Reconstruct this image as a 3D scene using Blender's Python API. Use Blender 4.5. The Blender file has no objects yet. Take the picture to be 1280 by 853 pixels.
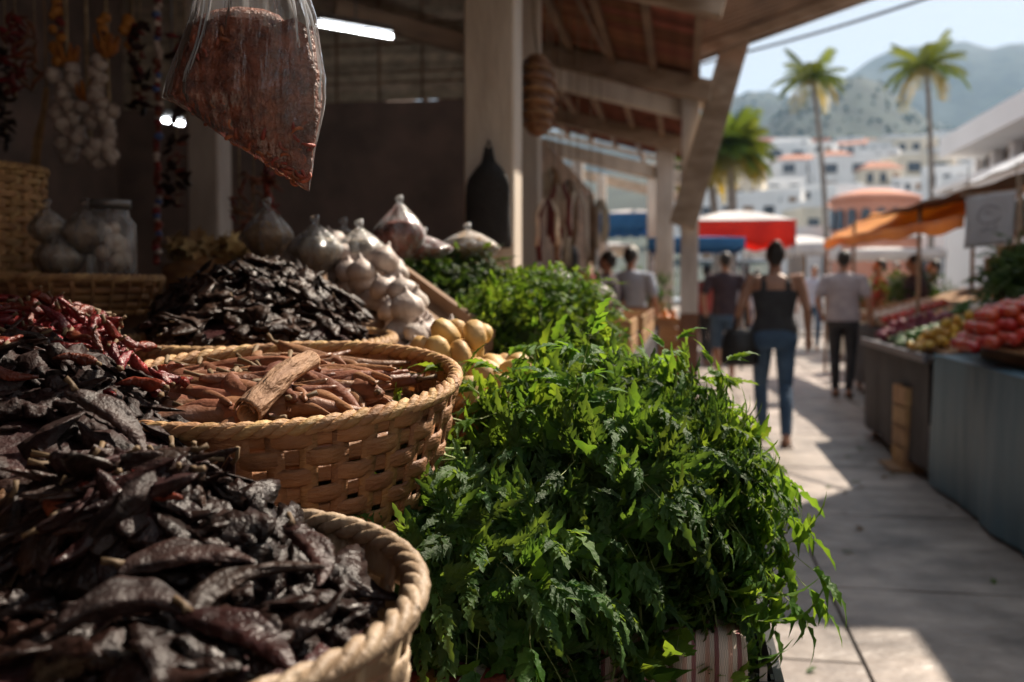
import bpy, math, random
import numpy as np
from mathutils import Vector, Matrix, Quaternion

PI = math.pi
HAZE = 0.00015
sc = bpy.context.scene
col = sc.collection
random.seed(7); rng = np.random.default_rng(7)

# ------------------------------------------------------------------ camera
FPX = 35.0 / 36.0 * 1280
CAMZ = 1.25
YAW = math.atan(213 / FPX); PITCH = math.atan(66.5 / FPX)
cd = bpy.data.cameras.new('camera'); cam = bpy.data.objects.new('camera', cd); col.objects.link(cam)
cam.location = (0, 0, CAMZ); cam.rotation_euler = (PI/2 - PITCH, 0, YAW)
cd.lens = 35; cd.sensor_width = 36; cd.clip_start = 0.02; cd.clip_end = 9000
cd.dof.use_dof = True; cd.dof.focus_distance = 1.22; cd.dof.aperture_fstop = 4.0
cd.dof.aperture_blades = 0
sc.camera = cam
RM = cam.rotation_euler.to_matrix()
CR, CU, CF = RM @ Vector((1,0,0)), RM @ Vector((0,1,0)), RM @ Vector((0,0,-1))
def P(px, py, d):
    """world point seen at photo pixel (px,py) at depth d (metres along the optical axis)"""
    return Vector((0,0,CAMZ)) + d*(CF + CR*((px-640)/FPX) + CU*((426.5-py)/FPX))
def PZ(px, py, z):
    v = CF + CR*((px-640)/FPX) + CU*((426.5-py)/FPX)
    return Vector((0,0,CAMZ)) + v*((z-CAMZ)/v.z)

# ------------------------------------------------------------------ light
SUN_AZ, SUN_EL = math.radians(36), math.radians(47)      # azimuth from +Y towards +X
sdir = Vector((math.sin(SUN_AZ)*math.cos(SUN_EL), math.cos(SUN_AZ)*math.cos(SUN_EL), math.sin(SUN_EL)))
ld = bpy.data.lights.new('sun', 'SUN'); ld.energy = 3.0; ld.angle = math.radians(0.5); ld.color = (1.0, 0.87, 0.72)
sun = bpy.data.objects.new('sun', ld); col.objects.link(sun)
sun.rotation_euler = (-sdir).to_track_quat('-Z', 'Y').to_euler()
W = bpy.data.worlds.new('World'); sc.world = W; W.use_nodes = True
wn = W.node_tree; bg = wn.nodes['Background']
sky = wn.nodes.new('ShaderNodeTexSky'); sky.sky_type = 'NISHITA'; sky.sun_disc = False
sky.sun_elevation = SUN_EL; sky.sun_rotation = SUN_AZ; sky.dust_density = 0.6; sky.air_density = 1.0; sky.ozone_density = 1.5
hs = wn.nodes.new('ShaderNodeHueSaturation'); hs.inputs['Saturation'].default_value = 0.4
mxw = wn.nodes.new('ShaderNodeMix'); mxw.data_type = 'RGBA'; mxw.inputs[0].default_value = 0.86; mxw.inputs[7].default_value = (2.38,2.46,2.56,1)   # even pale humid sky
wn.links.new(sky.outputs[0], hs.inputs['Color']); wn.links.new(hs.outputs[0], mxw.inputs[6]); wn.links.new(mxw.outputs[2], bg.inputs['Color'])
bg.inputs['Strength'].default_value = 0.10
vs = sc.view_settings; vs.view_transform = 'Standard'; vs.look = 'None'; vs.gamma = 1; vs.use_curve_mapping = False
vs.exposure = 1.6
cy = sc.cycles
cy.max_bounces = 6; cy.diffuse_bounces = 4; cy.glossy_bounces = 3; cy.transmission_bounces = 4; cy.transparent_max_bounces = 12
cy.volume_bounces = 0; cy.caustics_reflective = False; cy.caustics_refractive = False
cy.sample_clamp_indirect = 4.0

# ------------------------------------------------------------------ materials
MC = {}
def mat(name, c1, c2=None, scale=8.0, rough=0.7, bump=0.0, bscale=None, stretch=(1,1,1), metal=0.0, spec=0.5,
        rand=0.0, transl=0.0, tcol=None, sheen=0.0, wave=None, coat=0.0, alpha=None, detail=5.0, contrast=(0.35,0.65), emit=None, rrand=None):
    if name in MC: return MC[name]
    m = bpy.data.materials.new(name); m.use_nodes = True; MC[name] = m
    nt = m.node_tree; N = nt.nodes; L = nt.links; pb = N['Principled BSDF']; out = N['Material Output']
    c2 = c2 or tuple(0.7*c for c in c1)
    tc = N.new('ShaderNodeTexCoord'); mp = N.new('ShaderNodeMapping'); mp.inputs['Scale'].default_value = stretch
    L.new(tc.outputs['Object'], mp.inputs['Vector'])
    no = N.new('ShaderNodeTexNoise'); no.inputs['Scale'].default_value = scale; no.inputs['Detail'].default_value = detail
    L.new(mp.outputs[0], no.inputs['Vector'])
    cr = N.new('ShaderNodeValToRGB'); cr.color_ramp.elements[0].position = contrast[0]; cr.color_ramp.elements[1].position = contrast[1]
    cr.color_ramp.elements[0].color = (*c2, 1); cr.color_ramp.elements[1].color = (*c1, 1)
    L.new(no.outputs['Fac'], cr.inputs['Fac'])
    colr = cr.outputs[0]
    if rand:
        oi = N.new('ShaderNodeObjectInfo'); h = N.new('ShaderNodeHueSaturation')
        mr = N.new('ShaderNodeMapRange'); mr.inputs['To Min'].default_value = 1-rand; mr.inputs['To Max'].default_value = 1+rand
        L.new(oi.outputs['Random'], mr.inputs['Value']); L.new(mr.outputs[0], h.inputs['Value'])
        mr2 = N.new('ShaderNodeMapRange'); mr2.inputs['To Min'].default_value = 0.5-rand*0.05; mr2.inputs['To Max'].default_value = 0.5+rand*0.05
        mm = N.new('ShaderNodeMath'); mm.operation = 'FRACT'; m7 = N.new('ShaderNodeMath'); m7.operation = 'MULTIPLY'; m7.inputs[1].default_value = 7.31
        L.new(oi.outputs['Random'], m7.inputs[0]); L.new(m7.outputs[0], mm.inputs[0]); L.new(mm.outputs[0], mr2.inputs['Value'])
        L.new(mr2.outputs[0], h.inputs['Hue']); L.new(colr, h.inputs['Color']); colr = h.outputs[0]
    L.new(colr, pb.inputs['Base Color'])
    if rrand:
        o2 = N.new('ShaderNodeObjectInfo'); q1 = N.new('ShaderNodeMath'); q1.operation = 'MULTIPLY'; q1.inputs[1].default_value = 13.7; q2 = N.new('ShaderNodeMath'); q2.operation = 'FRACT'
        q3 = N.new('ShaderNodeMapRange'); q3.inputs['To Min'].default_value = rrand[0]; q3.inputs['To Max'].default_value = rrand[1]
        L.new(o2.outputs['Random'], q1.inputs[0]); L.new(q1.outputs[0], q2.inputs[0]); L.new(q2.outputs[0], q3.inputs['Value']); L.new(q3.outputs[0], pb.inputs['Roughness'])
    pb.inputs['Roughness'].default_value = rough; pb.inputs['Metallic'].default_value = metal
    pb.inputs['Specular IOR Level'].default_value = spec
    if coat: pb.inputs['Coat Weight'].default_value = coat; pb.inputs['Coat Roughness'].default_value = 0.15
    if sheen: pb.inputs['Sheen Weight'].default_value = sheen
    if bump:
        b = N.new('ShaderNodeBump'); b.inputs['Strength'].default_value = min(1, bump); b.inputs['Distance'].default_value = 0.01*max(1, bump)
        nb = N.new('ShaderNodeTexNoise'); nb.inputs['Scale'].default_value = bscale or scale*3; nb.inputs['Detail'].default_value = 6
        L.new(mp.outputs[0], nb.inputs['Vector']); L.new(nb.outputs['Fac'], b.inputs['Height']); L.new(b.outputs[0], pb.inputs['Normal'])
    if emit:
        pb.inputs['Emission Color'].default_value = (*emit[0], 1); pb.inputs['Emission Strength'].default_value = emit[1]
    if transl:
        t = N.new('ShaderNodeBsdfTranslucent'); mx = N.new('ShaderNodeMixShader'); mx.inputs[0].default_value = transl
        if tcol:
            mc = N.new('ShaderNodeMix'); mc.data_type = 'RGBA'; mc.blend_type = 'MULTIPLY'; mc.inputs[0].default_value = 1
            L.new(colr, mc.inputs[6]); mc.inputs[7].default_value = (*tcol, 1); L.new(mc.outputs[2], t.inputs['Color'])
        else: L.new(colr, t.inputs['Color'])
        L.new(pb.outputs[0], mx.inputs[1]); L.new(t.outputs[0], mx.inputs[2]); L.new(mx.outputs[0], out.inputs['Surface'])
    return m

def plastic(name, tint=(0.9,0.92,0.95), body=0.03, gloss=0.05):
    """thin clear wrinkled polythene film"""
    if name in MC: return MC[name]
    m = bpy.data.materials.new(name); m.use_nodes = True; MC[name] = m
    nt = m.node_tree; N = nt.nodes; L = nt.links; N.remove(N['Principled BSDF']); out = N['Material Output']
    tc = N.new('ShaderNodeTexCoord'); mp = N.new('ShaderNodeMapping'); mp.inputs['Scale'].default_value = (1,1,0.12)
    L.new(tc.outputs['Object'], mp.inputs['Vector'])
    no = N.new('ShaderNodeTexNoise'); no.inputs['Scale'].default_value = 45; no.inputs['Detail'].default_value = 4; L.new(mp.outputs[0], no.inputs['Vector'])
    b = N.new('ShaderNodeBump'); b.inputs['Strength'].default_value = 0.7; b.inputs['Distance'].default_value = 0.012; L.new(no.outputs['Fac'], b.inputs['Height'])
    tr = N.new('ShaderNodeBsdfTransparent'); tr.inputs[0].default_value = (0.97,0.97,0.97,1)
    gl = N.new('ShaderNodeBsdfGlossy'); gl.inputs['Roughness'].default_value = 0.09; L.new(b.outputs[0], gl.inputs['Normal'])
    df = N.new('ShaderNodeBsdfTranslucent'); df.inputs[0].default_value = (*tint,1); L.new(b.outputs[0], df.inputs['Normal'])
    d2 = N.new('ShaderNodeBsdfDiffuse'); d2.inputs[0].default_value = (*tint,1); L.new(b.outputs[0], d2.inputs['Normal'])
    md = N.new('ShaderNodeMixShader'); md.inputs[0].default_value = 0.5; L.new(df.outputs[0], md.inputs[1]); L.new(d2.outputs[0], md.inputs[2])
    lw = N.new('ShaderNodeLayerWeight'); lw.inputs['Blend'].default_value = 0.25; L.new(b.outputs[0], lw.inputs['Normal'])
    m1 = N.new('ShaderNodeMixShader'); ma = N.new('ShaderNodeMath'); ma.operation = 'MULTIPLY_ADD'; ma.inputs[1].default_value = 1.0; ma.inputs[2].default_value = gloss
    L.new(lw.outputs['Fresnel'], ma.inputs[0]); L.new(ma.outputs[0], m1.inputs[0]); L.new(tr.outputs[0], m1.inputs[1]); L.new(gl.outputs[0], m1.inputs[2])
    m2 = N.new('ShaderNodeMixShader'); mb_ = N.new('ShaderNodeMath'); mb_.operation = 'MULTIPLY_ADD'; mb_.inputs[1].default_value = 0.5; mb_.inputs[2].default_value = body
    L.new(lw.outputs['Facing'], mb_.inputs[0])
    mp2 = N.new('ShaderNodeMath'); mp2.operation = 'MULTIPLY'; L.new(mb_.outputs[0], mp2.inputs[0])
    r2 = N.new('ShaderNodeMapRange'); r2.inputs['From Min'].default_value = 0.42; r2.inputs['From Max'].default_value = 0.68; r2.inputs['To Min'].default_value = 0.15; r2.inputs['To Max'].default_value = 2.2  # whitens the film in streaks, standing in for glints on its folds
    L.new(no.outputs['Fac'], r2.inputs['Value']); L.new(r2.outputs[0], mp2.inputs[1])
    L.new(mp2.outputs[0], m2.inputs[0]); L.new(m1.outputs[0], m2.inputs[1]); L.new(md.outputs[0], m2.inputs[2])
    L.new(m2.outputs[0], out.inputs['Surface'])
    return m

def leafmat(name, c1, c2, rough=0.42, rand=0.3, transl=0.48, tcol=(2.9,2.1,0.8)):
    return mat(name, c1, c2, scale=30, rough=rough, rand=rand, transl=transl, tcol=tcol, bump=0.35, bscale=160, spec=0.28)

M_paint   = mat('weathered white paint on timber', (0.78,0.70,0.60), (0.52,0.44,0.36), scale=5, rough=0.6, bump=0.5, bscale=30, stretch=(1,1,0.25), contrast=(0.3,0.6))
M_paint2  = mat('pale whitewash paint', (0.78,0.74,0.70), (0.50,0.45,0.41), scale=6, rough=0.6, bump=0.4, stretch=(1,1,0.3))
M_dado    = mat('brown painted post foot', (0.22,0.10,0.055), (0.13,0.06,0.04), scale=6, rough=0.6, bump=0.4)
M_timber  = mat('old brown timber', (0.36,0.23,0.145), (0.19,0.12,0.075), scale=7, rough=0.75, bump=0.6, stretch=(0.3,0.3,1))
M_timberg = mat('grey brown roof timber', (0.56,0.44,0.33), (0.34,0.25,0.17), scale=9, rough=0.75, bump=0.6, stretch=(0.4,1,1))
M_tile    = mat('clay roof tile', (0.42,0.18,0.10), (0.22,0.10,0.06), scale=9, rough=0.85, bump=0.4, rand=0.35)
M_plaster = mat('dark brown plaster', (0.28,0.195,0.16), (0.17,0.125,0.105), scale=3, rough=0.9, bump=0.4, bscale=20)
M_cane    = mat('aged cane strip', (0.68,0.57,0.43), (0.42,0.35,0.26), scale=12, rough=0.7, bump=0.4, rand=0.25)
M_weave   = mat('straw basket weave', (0.56,0.36,0.17), (0.32,0.17,0.075), scale=14, rough=0.6, bump=0.5, bscale=90, stretch=(1,1,3), rand=0.16)
M_weaved  = mat('brown basket weave', (0.38,0.20,0.085), (0.19,0.09,0.04), scale=12, rough=0.6, bump=0.5, bscale=80, stretch=(1,1,3), rand=0.18)
M_weavep  = mat('pale basket splint', (0.47,0.36,0.245), (0.25,0.17,0.10), scale=16, rough=0.55, bump=0.5, bscale=80, stretch=(1,1,0.5), rand=0.15)
M_chd     = mat('dried dark chilli skin', (0.040,0.016,0.013), (0.018,0.010,0.009), scale=25, rough=0.36, bump=0.9, bscale=60, rand=0.5, spec=0.3, rrand=(0.28,0.65))
M_chr     = mat('dried red chilli skin', (0.26,0.035,0.022), (0.10,0.016,0.012), scale=25, rough=0.32, bump=0.8, bscale=90, rand=0.35, spec=0.5)
M_chb     = mat('brown dried pod skin', (0.30,0.135,0.07), (0.16,0.065,0.035), scale=18, rough=0.48, bump=0.6, bscale=50, rand=0.25)
M_stem    = mat('dry pale stalk', (0.20,0.13,0.065), (0.10,0.065,0.035), scale=20, rough=0.7)
M_bark    = mat('cinnamon bark', (0.46,0.27,0.15), (0.22,0.11,0.06), scale=26, rough=0.7, bump=1.6, bscale=90, stretch=(0.25,1,1))
M_herb    = leafmat('fresh herb leaf', (0.068,0.145,0.036), (0.036,0.09,0.027), rough=.5)
M_herb2   = leafmat('bright herb leaf', (0.10,0.205,0.035), (0.055,0.135,0.026), rough=.5)
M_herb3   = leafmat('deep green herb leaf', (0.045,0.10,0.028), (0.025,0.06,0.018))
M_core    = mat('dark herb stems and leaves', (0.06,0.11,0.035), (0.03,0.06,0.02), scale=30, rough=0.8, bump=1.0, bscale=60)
M_stalk   = mat('pale green stalk', (0.32,0.38,0.12), (0.2,0.26,0.08), scale=20, rough=0.5)
M_garlic  = mat('papery garlic skin', (0.60,0.53,0.48), (0.40,0.32,0.29), scale=18, rough=0.5, bump=0.5, bscale=40, stretch=(2,2,0.4), rand=0.12)
M_potato  = mat('yellow potato skin', (0.62,0.42,0.17), (0.46,0.28,0.10), scale=14, rough=0.55, bump=0.3, rand=0.15)
M_tomato  = mat('red tomato skin', (0.58,0.07,0.03), (0.42,0.035,0.02), scale=4, rough=0.22, rand=0.2, spec=0.6)
M_mango   = mat('yellow mango skin', (0.66,0.42,0.07), (0.50,0.24,0.04), scale=5, rough=0.32, rand=0.2)
M_lime    = mat('green lime skin', (0.10,0.20,0.03), (0.05,0.12,0.02), scale=8, rough=0.35, rand=0.3)
M_cuc     = mat('green cucumber skin', (0.06,0.14,0.04), (0.03,0.08,0.025), scale=8, rough=0.35, rand=0.3)
M_onionw  = mat('white onion skin', (0.74,0.66,0.58), (0.60,0.46,0.38), scale=8, rough=0.4, stretch=(2,2,0.3), rand=0.12)
M_oniony  = mat('tan onion skin', (0.52,0.28,0.13), (0.36,0.17,0.08), scale=8, rough=0.4, stretch=(2,2,0.3), rand=0.2)
M_onionr  = mat('red onion skin', (0.30,0.06,0.09), (0.18,0.03,0.05), scale=8, rough=0.4, rand=0.2)
M_orange  = mat('orange citrus skin', (0.70,0.25,0.04), (0.58,0.18,0.03), scale=10, rough=0.4, rand=0.15)
M_crate   = mat('raw crate wood', (0.48,0.29,0.14), (0.30,0.165,0.08), scale=10, rough=0.7, bump=0.5, stretch=(0.4,1,1), rand=0.2)
M_blackpl = mat('black plastic', (0.028,0.028,0.030), (0.018,0.018,0.02), scale=8, rough=0.45)
M_bluecl  = mat('blue grey oilcloth', (0.095,0.19,0.25), (0.055,0.12,0.165), scale=2.5, rough=0.5, bump=1.2, bscale=7, stretch=(1,1,.35))
M_darkcl  = mat('dark table skirt', (0.065,0.058,0.06), (0.035,0.032,0.036), scale=3, rough=0.8, bump=1.0, bscale=8, contrast=(0.3,0.7))
M_skin    = mat('tanned skin', (0.40,0.21,0.135), (0.32,0.16,0.10), scale=10, rough=0.5)
M_hair    = mat('black hair', (0.022,0.016,0.013), (0.012,0.009,0.008), scale=50, rough=0.5, bump=0.5, stretch=(1,1,0.1))
M_blackt  = mat('black cotton', (0.040,0.040,0.044), (0.028,0.028,0.032), scale=12, rough=0.85)
M_navyt   = mat('dark wine cotton', (0.055,0.035,0.045), (0.035,0.022,0.032), scale=12, rough=0.85)
M_greyt   = mat('lilac grey cotton', (0.42,0.39,0.43), (0.33,0.31,0.35), scale=12, rough=0.85)
M_bluet   = mat('pale blue cotton', (0.42,0.47,0.58), (0.34,0.38,0.48), scale=12, rough=0.85)
M_redt    = mat('faded red cotton', (0.38,0.07,0.06), (0.26,0.05,0.04), scale=12, rough=0.85)
M_jean    = mat('blue denim', (0.060,0.11,0.185), (0.035,0.07,0.125), scale=9, rough=0.85, bump=0.9, bscale=14)
M_leather = mat('black bag leather', (0.02,0.018,0.018), (0.012,0.011,0.011), scale=15, rough=0.45)
M_shoe    = mat('brown sandal leather', (0.13,0.06,0.035), (0.08,0.04,0.02), scale=15, rough=0.6)
M_rope    = mat('twine', (0.42,0.33,0.22), (0.25,0.19,0.12), scale=40, rough=0.9)
M_metal   = mat('dull grey metal', (0.30,0.30,0.31), (0.2,0.2,0.2), scale=10, rough=0.45, metal=0.7)
M_white   = mat('white plaster wall', (0.82,0.81,0.80), (0.74,0.73,0.72), scale=0.4, rough=0.85)
M_cream   = mat('cream plaster wall', (0.72,0.64,0.52), (0.62,0.55,0.44), scale=0.4, rough=0.85)
M_pink    = mat('terracotta pink wall', (0.66,0.30,0.20), (0.54,0.22,0.14), scale=0.5, rough=0.85)
M_rooft   = mat('terracotta roof', (0.42,0.17,0.10), (0.28,0.11,0.07), scale=0.8, rough=0.85)
M_glass   = mat('dark window glass', (0.05,0.06,0.075), (0.03,0.035,0.045), scale=0.5, rough=0.12, spec=0.7)
M_greyroof= mat('pale corrugated sheet', (0.60,0.60,0.62), (0.45,0.45,0.47), scale=1.5, rough=0.5)
M_trunk   = mat('grey palm trunk', (0.24,0.20,0.17), (0.14,0.115,0.10), scale=2, rough=0.9, bump=0.8, stretch=(1,1,4))
M_frond   = mat('palm leaflet', (0.095,0.15,0.03), (0.05,0.09,0.02), scale=0.8, rough=0.45, transl=0.4, tcol=(2.6,1.9,0.5), rand=0.3)
M_frondy  = mat('backlit yellow palm leaflet', (0.36,0.30,0.05), (0.20,0.20,0.04), scale=0.8, rough=0.45, transl=0.4, tcol=(1.8,1.4,0.5), rand=0.2)  # glow of sun through the lower fronds, put into the colour
M_bagfill = mat('dried red brown shrimp', (0.48,0.15,0.07), (0.24,0.06,0.03), scale=30, rough=0.5, bump=0.5, bscale=100, rand=0.35)
M_plastic = plastic('clear polythene')
M_plasticw= plastic('cloudy polythene', body=0.12)
M_string  = mat('red and white cord', (0.40,0.05,0.05), (0.12,0.12,0.2), scale=18, rough=0.7)

# ------------------------------------------------------------------ mesh helpers
class MB:
    def __init__(s): s.v = []; s.f = []; s.m = []; s.n = 0
    def add(s, v, f, mi=0):
        v = np.asarray(v, dtype=float).reshape(-1, 3); s.v.append(v)
        s.f += [tuple(int(i)+s.n for i in q) for q in f]; s.m += [mi]*len(f); s.n += len(v); return s
    def box(s, c, size, R=None, mi=0):
        h = np.array(size)/2; v = np.array([[x,y,z] for x in (-1,1) for y in (-1,1) for z in (-1,1)])*h
        if R is not None: v = v @ np.array(R).T
        return s.add(v+np.array(c), [(0,1,3,2),(4,6,7,5),(0,4,5,1),(2,3,7,6),(0,2,6,4),(1,5,7,3)], mi)
    def beam(s, a, b, w, h, mi=0, up=(0,0,1)):
        a = Vector(a); b = Vector(b); d = (b-a); L = d.length; x = d.normalized(); u = Vector(up)
        y = u.cross(x)
        if y.length < 1e-4: y = Vector((0,1,0)).cross(x)
        y.normalize(); z = x.cross(y)
        return s.box((a+b)/2, (L, w, h), np.array([[x[i], y[i], z[i]] for i in range(3)]), mi)
    def tube(s, pts, rad, n=8, mi=0, cap=True, flat=1.0):
        pts = [Vector(p) for p in pts]; k = len(pts)
        rad = [rad]*k if isinstance(rad, (int, float)) else rad
        V = []; pu = None
        for i, p in enumerate(pts):
            t = (pts[min(i+1,k-1)] - pts[max(i-1,0)]).normalized()
            if pu is None: pu = t.orthogonal().normalized() if abs(t.z) < .9 else Vector((1,0,0))
            u = (pu - t*pu.dot(t)).normalized(); w = t.cross(u); pu = u
            r = rad[i]; r = (r, r*flat) if isinstance(r, (int, float)) else r
            for j in range(n):
                a = 2*PI*j/n; V.append(p + u*(r[0]*math.cos(a)) + w*(r[1]*math.sin(a)))
        F = [(i*n+j, i*n+(j+1)%n, (i+1)*n+(j+1)%n, (i+1)*n+j) for i in range(k-1) for j in range(n)]
        if cap: F += [tuple(reversed(range(n))), tuple((k-1)*n+j for j in range(n))]
        return s.add([tuple(v) for v in V], F, mi)
    def lathe(s, prof, n=16, mi=0, c=(0,0,0), wob=0.0, sx=1, sy=1):
        V = []; 
        for (r, z) in prof:
            for j in range(n):
                a = 2*PI*j/n; rr = r*(1+wob*math.sin(3*a+z*9)+wob*.6*math.sin(5*a+1)); V.append((c[0]+rr*math.cos(a)*sx, c[1]+rr*math.sin(a)*sy, c[2]+z))
        k = len(prof)
        F = [(i*n+j, i*n+(j+1)%n, (i+1)*n+(j+1)%n, (i+1)*n+j) for i in range(k-1) for j in range(n)]
        F += [tuple(reversed(range(n))), tuple((k-1)*n+j for j in range(n))]
        return s.add(V, F, mi)
    def loft(s, rings, n=20, mi=0):
        """rings: (cx,cy,cz,rx,ry)"""
        V = [(cx+rx*math.cos(2*PI*j/n), cy_+ry*math.sin(2*PI*j/n), cz) for (cx,cy_,cz,rx,ry) in rings for j in range(n)]
        k = len(rings)
        F = [(i*n+j, i*n+(j+1)%n, (i+1)*n+(j+1)%n, (i+1)*n+j) for i in range(k-1) for j in range(n)]
        F += [tuple(reversed(range(n))), tuple((k-1)*n+j for j in range(n))]
        return s.add(V, F, mi)
    def ball(s, c, r, n=14, k=9, mi=0):
        r = (r,r,r) if isinstance(r,(int,float)) else r
        V = []
        for i in range(k+1):
            t = PI*(i+.02)/(k+.04)
            for j in range(n): a = 2*PI*j/n; V.append((c[0]+r[0]*math.sin(t)*math.cos(a), c[1]+r[1]*math.sin(t)*math.sin(a), c[2]-r[2]*math.cos(t)))
        F = [(i*n+j, i*n+(j+1)%n, (i+1)*n+(j+1)%n, (i+1)*n+j) for i in range(k) for j in range(n)]
        F += [tuple(reversed(range(n))), tuple(k*n+j for j in range(n))]
        return s.add(V, F, mi)
    def grid(s, fn, nu, nv, mi=0):
        V = [fn(i/nu, j/nv) for j in range(nv+1) for i in range(nu+1)]
        F = [(j*(nu+1)+i, j*(nu+1)+i+1, (j+1)*(nu+1)+i+1, (j+1)*(nu+1)+i) for j in range(nv) for i in range(nu)]
        return s.add([tuple(v) for v in V], F, mi)
    def mesh(s, name, mats, smooth=True):
        me = bpy.data.meshes.new(name); V = np.concatenate(s.v)
        me.from_pydata(V.tolist(), [], s.f)
        mats = mats if isinstance(mats, (list, tuple)) else [mats]
        for m in mats: me.materials.append(m)
        if len(mats) > 1: me.polygons.foreach_set('material_index', s.m)
        if smooth: me.polygons.foreach_set('use_smooth', [True]*len(me.polygons))
        me.update(); return me
    def build(s, name, mats, parent=None, smooth=True, loc=None, solid=0, bevel=0):
        o = bpy.data.objects.new(name, s.mesh(name, mats, smooth)); col.objects.link(o)
        if parent: o.parent = parent
        if loc is not None: o.location = loc
        if solid: md = o.modifiers.new('thickness', 'SOLIDIFY'); md.thickness = solid
        if bevel:
            md = o.modifiers.new('bevel', 'BEVEL'); md.width = bevel; md.segments = 1; md.limit_method = 'ANGLE'
        return o

def put(name, me, parent=None, M=None):
    o = bpy.data.objects.new(name, me); col.objects.link(o)
    if parent: o.parent = parent
    if M is not None: o.matrix_local = M
    return o
def tag(o, label, cat, group=None, kind=None):
    if label: o['label'] = label
    if cat: o['category'] = cat
    if group: o['group'] = group
    if kind: o['kind'] = kind
    return o
def thing(name, label, cat, loc=(0,0,0), group=None, rot=None):
    o = bpy.data.objects.new(name, None); col.objects.link(o); o.location = loc; o.empty_display_size = .05
    if rot is not None: o.rotation_euler = rot
    return tag(o, label, cat, group)
def struct(o): o['kind'] = 'structure'; return o
def TM(p, q=None, s=1.0):
    s = (s,s,s) if isinstance(s,(int,float)) else s
    return Matrix.LocRotScale(Vector(p), q, Vector(s))
def basis(x, y, z):
    return Matrix(((x[0],y[0],z[0]),(x[1],y[1],z[1]),(x[2],y[2],z[2]))).to_quaternion()
def U(a, b): return random.uniform(a, b)
def region(p, c, r):
    d = Vector(p)-Vector(c); x = d.dot(CR)/r; y = d.dot(Vector((CF.x,CF.y,0)).normalized())/r
    if x*x+y*y < .16: return 'in the middle'
    a = math.degrees(math.atan2(y, x))
    return ['at the right','at the far right','at the far side','at the far left','at the left','at the near left','at the near side','at the near right'][int(((a+22.5)%360)//45)]
def heading(q):
    v = q @ Vector((1,0,0)); x, y = v.dot(CR), v.dot(Vector((CF.x,CF.y,0)))
    return ('pointing right' if x > 0 else 'pointing left') if abs(x) > abs(y) else ('pointing away' if y > 0 else 'pointing nearer')
class Wob:                                                     # cheap smooth noise
    def __init__(s, seed, n=6, f=1.0):
        r = np.random.default_rng(abs(int(seed))); s.k = r.normal(size=(n,3))*f; s.p = r.uniform(0,6.28,n); s.n = n
    def __call__(s, x, y=0, z=0): return float(np.sum(np.sin(s.k[:,0]*x+s.k[:,1]*y+s.k[:,2]*z+s.p))/s.n)

# ------------------------------------------------------------------ setting: ground, paving, hills
M_gr = mat('packed grey ground', (0.26,0.23,0.20), (0.17,0.15,0.135), scale=2, rough=0.9, bump=0.4)
mb = MB(); mb.grid(lambda u,v: (-90+180*u, -90+190*v, -0.03), 4, 4); struct(mb.build('ground', M_gr))
M_slab = mat('stamped stone slab', (0.47,0.405,0.36), (0.31,0.27,0.245), scale=3.2, rough=0.5, bump=2.2, bscale=9, rand=0.12, spec=0.45, detail=9, stretch=(0.8,1.3,1))
def add_flags(m):                                              # fine stamped relief and grime of the stone
    nt = m.node_tree; N = nt.nodes; L = nt.links; pb = N['Principled BSDF']; ol = pb.inputs['Base Color'].links[0].from_socket
    tc = N.new('ShaderNodeTexCoord'); nz = N.new('ShaderNodeTexNoise'); nz.inputs['Scale'].default_value = 2.5; nz.inputs['Detail'].default_value = 4; L.new(tc.outputs['Object'], nz.inputs['Vector'])
    mx = N.new('ShaderNodeMix'); mx.data_type = 'VECTOR'; mx.inputs[0].default_value = .35; L.new(tc.outputs['Object'], mx.inputs[4]); L.new(nz.outputs['Color'], mx.inputs[5])
    vo = N.new('ShaderNodeTexVoronoi'); vo.feature = 'DISTANCE_TO_EDGE'; vo.inputs['Scale'].default_value = 1.1; L.new(mx.outputs[1], vo.inputs['Vector'])
    mr = N.new('ShaderNodeMapRange'); mr.inputs['From Max'].default_value = .05; mr.inputs['To Min'].default_value = .72; L.new(vo.outputs['Distance'], mr.inputs['Value'])
    n2 = N.new('ShaderNodeTexNoise'); n2.inputs['Scale'].default_value = 1.3; n2.inputs['Detail'].default_value = 8; n2.inputs['Roughness'].default_value = .7; L.new(tc.outputs['Object'], n2.inputs['Vector'])
    m3 = N.new('ShaderNodeMapRange'); m3.inputs['From Min'].default_value = .35; m3.inputs['From Max'].default_value = .62; m3.inputs['To Min'].default_value = .45; L.new(n2.outputs['Fac'], m3.inputs['Value'])
    mu = N.new('ShaderNodeMath'); mu.operation = 'MULTIPLY'; L.new(mr.outputs[0], mu.inputs[0]); L.new(m3.outputs[0], mu.inputs[1])
    cm = N.new('ShaderNodeMix'); cm.data_type = 'RGBA'; cm.blend_type = 'MULTIPLY'; cm.inputs[0].default_value = 1; L.new(ol, cm.inputs[6]); L.new(mu.outputs[0], cm.inputs[7]); L.new(cm.outputs[2], pb.inputs['Base Color'])
    b2 = N.new('ShaderNodeBump'); b2.inputs['Strength'].default_value = .8; b2.inputs['Distance'].default_value = .012; L.new(mr.outputs[0], b2.inputs['Height']); L.new(pb.inputs['Normal'].links[0].from_socket, b2.inputs['Normal']); L.new(b2.outputs[0], pb.inputs['Normal'])
    rr = N.new('ShaderNodeMapRange'); rr.inputs['To Min'].default_value = .62; rr.inputs['To Max'].default_value = .40; L.new(n2.outputs['Fac'], rr.inputs['Value']); L.new(rr.outputs[0], pb.inputs['Roughness'])
add_flags(M_slab)
mb = MB(); mb.box((0.6, 12, -0.022), (7.6, 34, 0.012)); pav = struct(mb.build('pavement', mat('dark paving joint', (0.07,0.06,0.055), rough=0.9), smooth=False))
xs = [-3.2,-1.9,-0.62,0.61,1.86,3.1,4.3]; 
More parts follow.
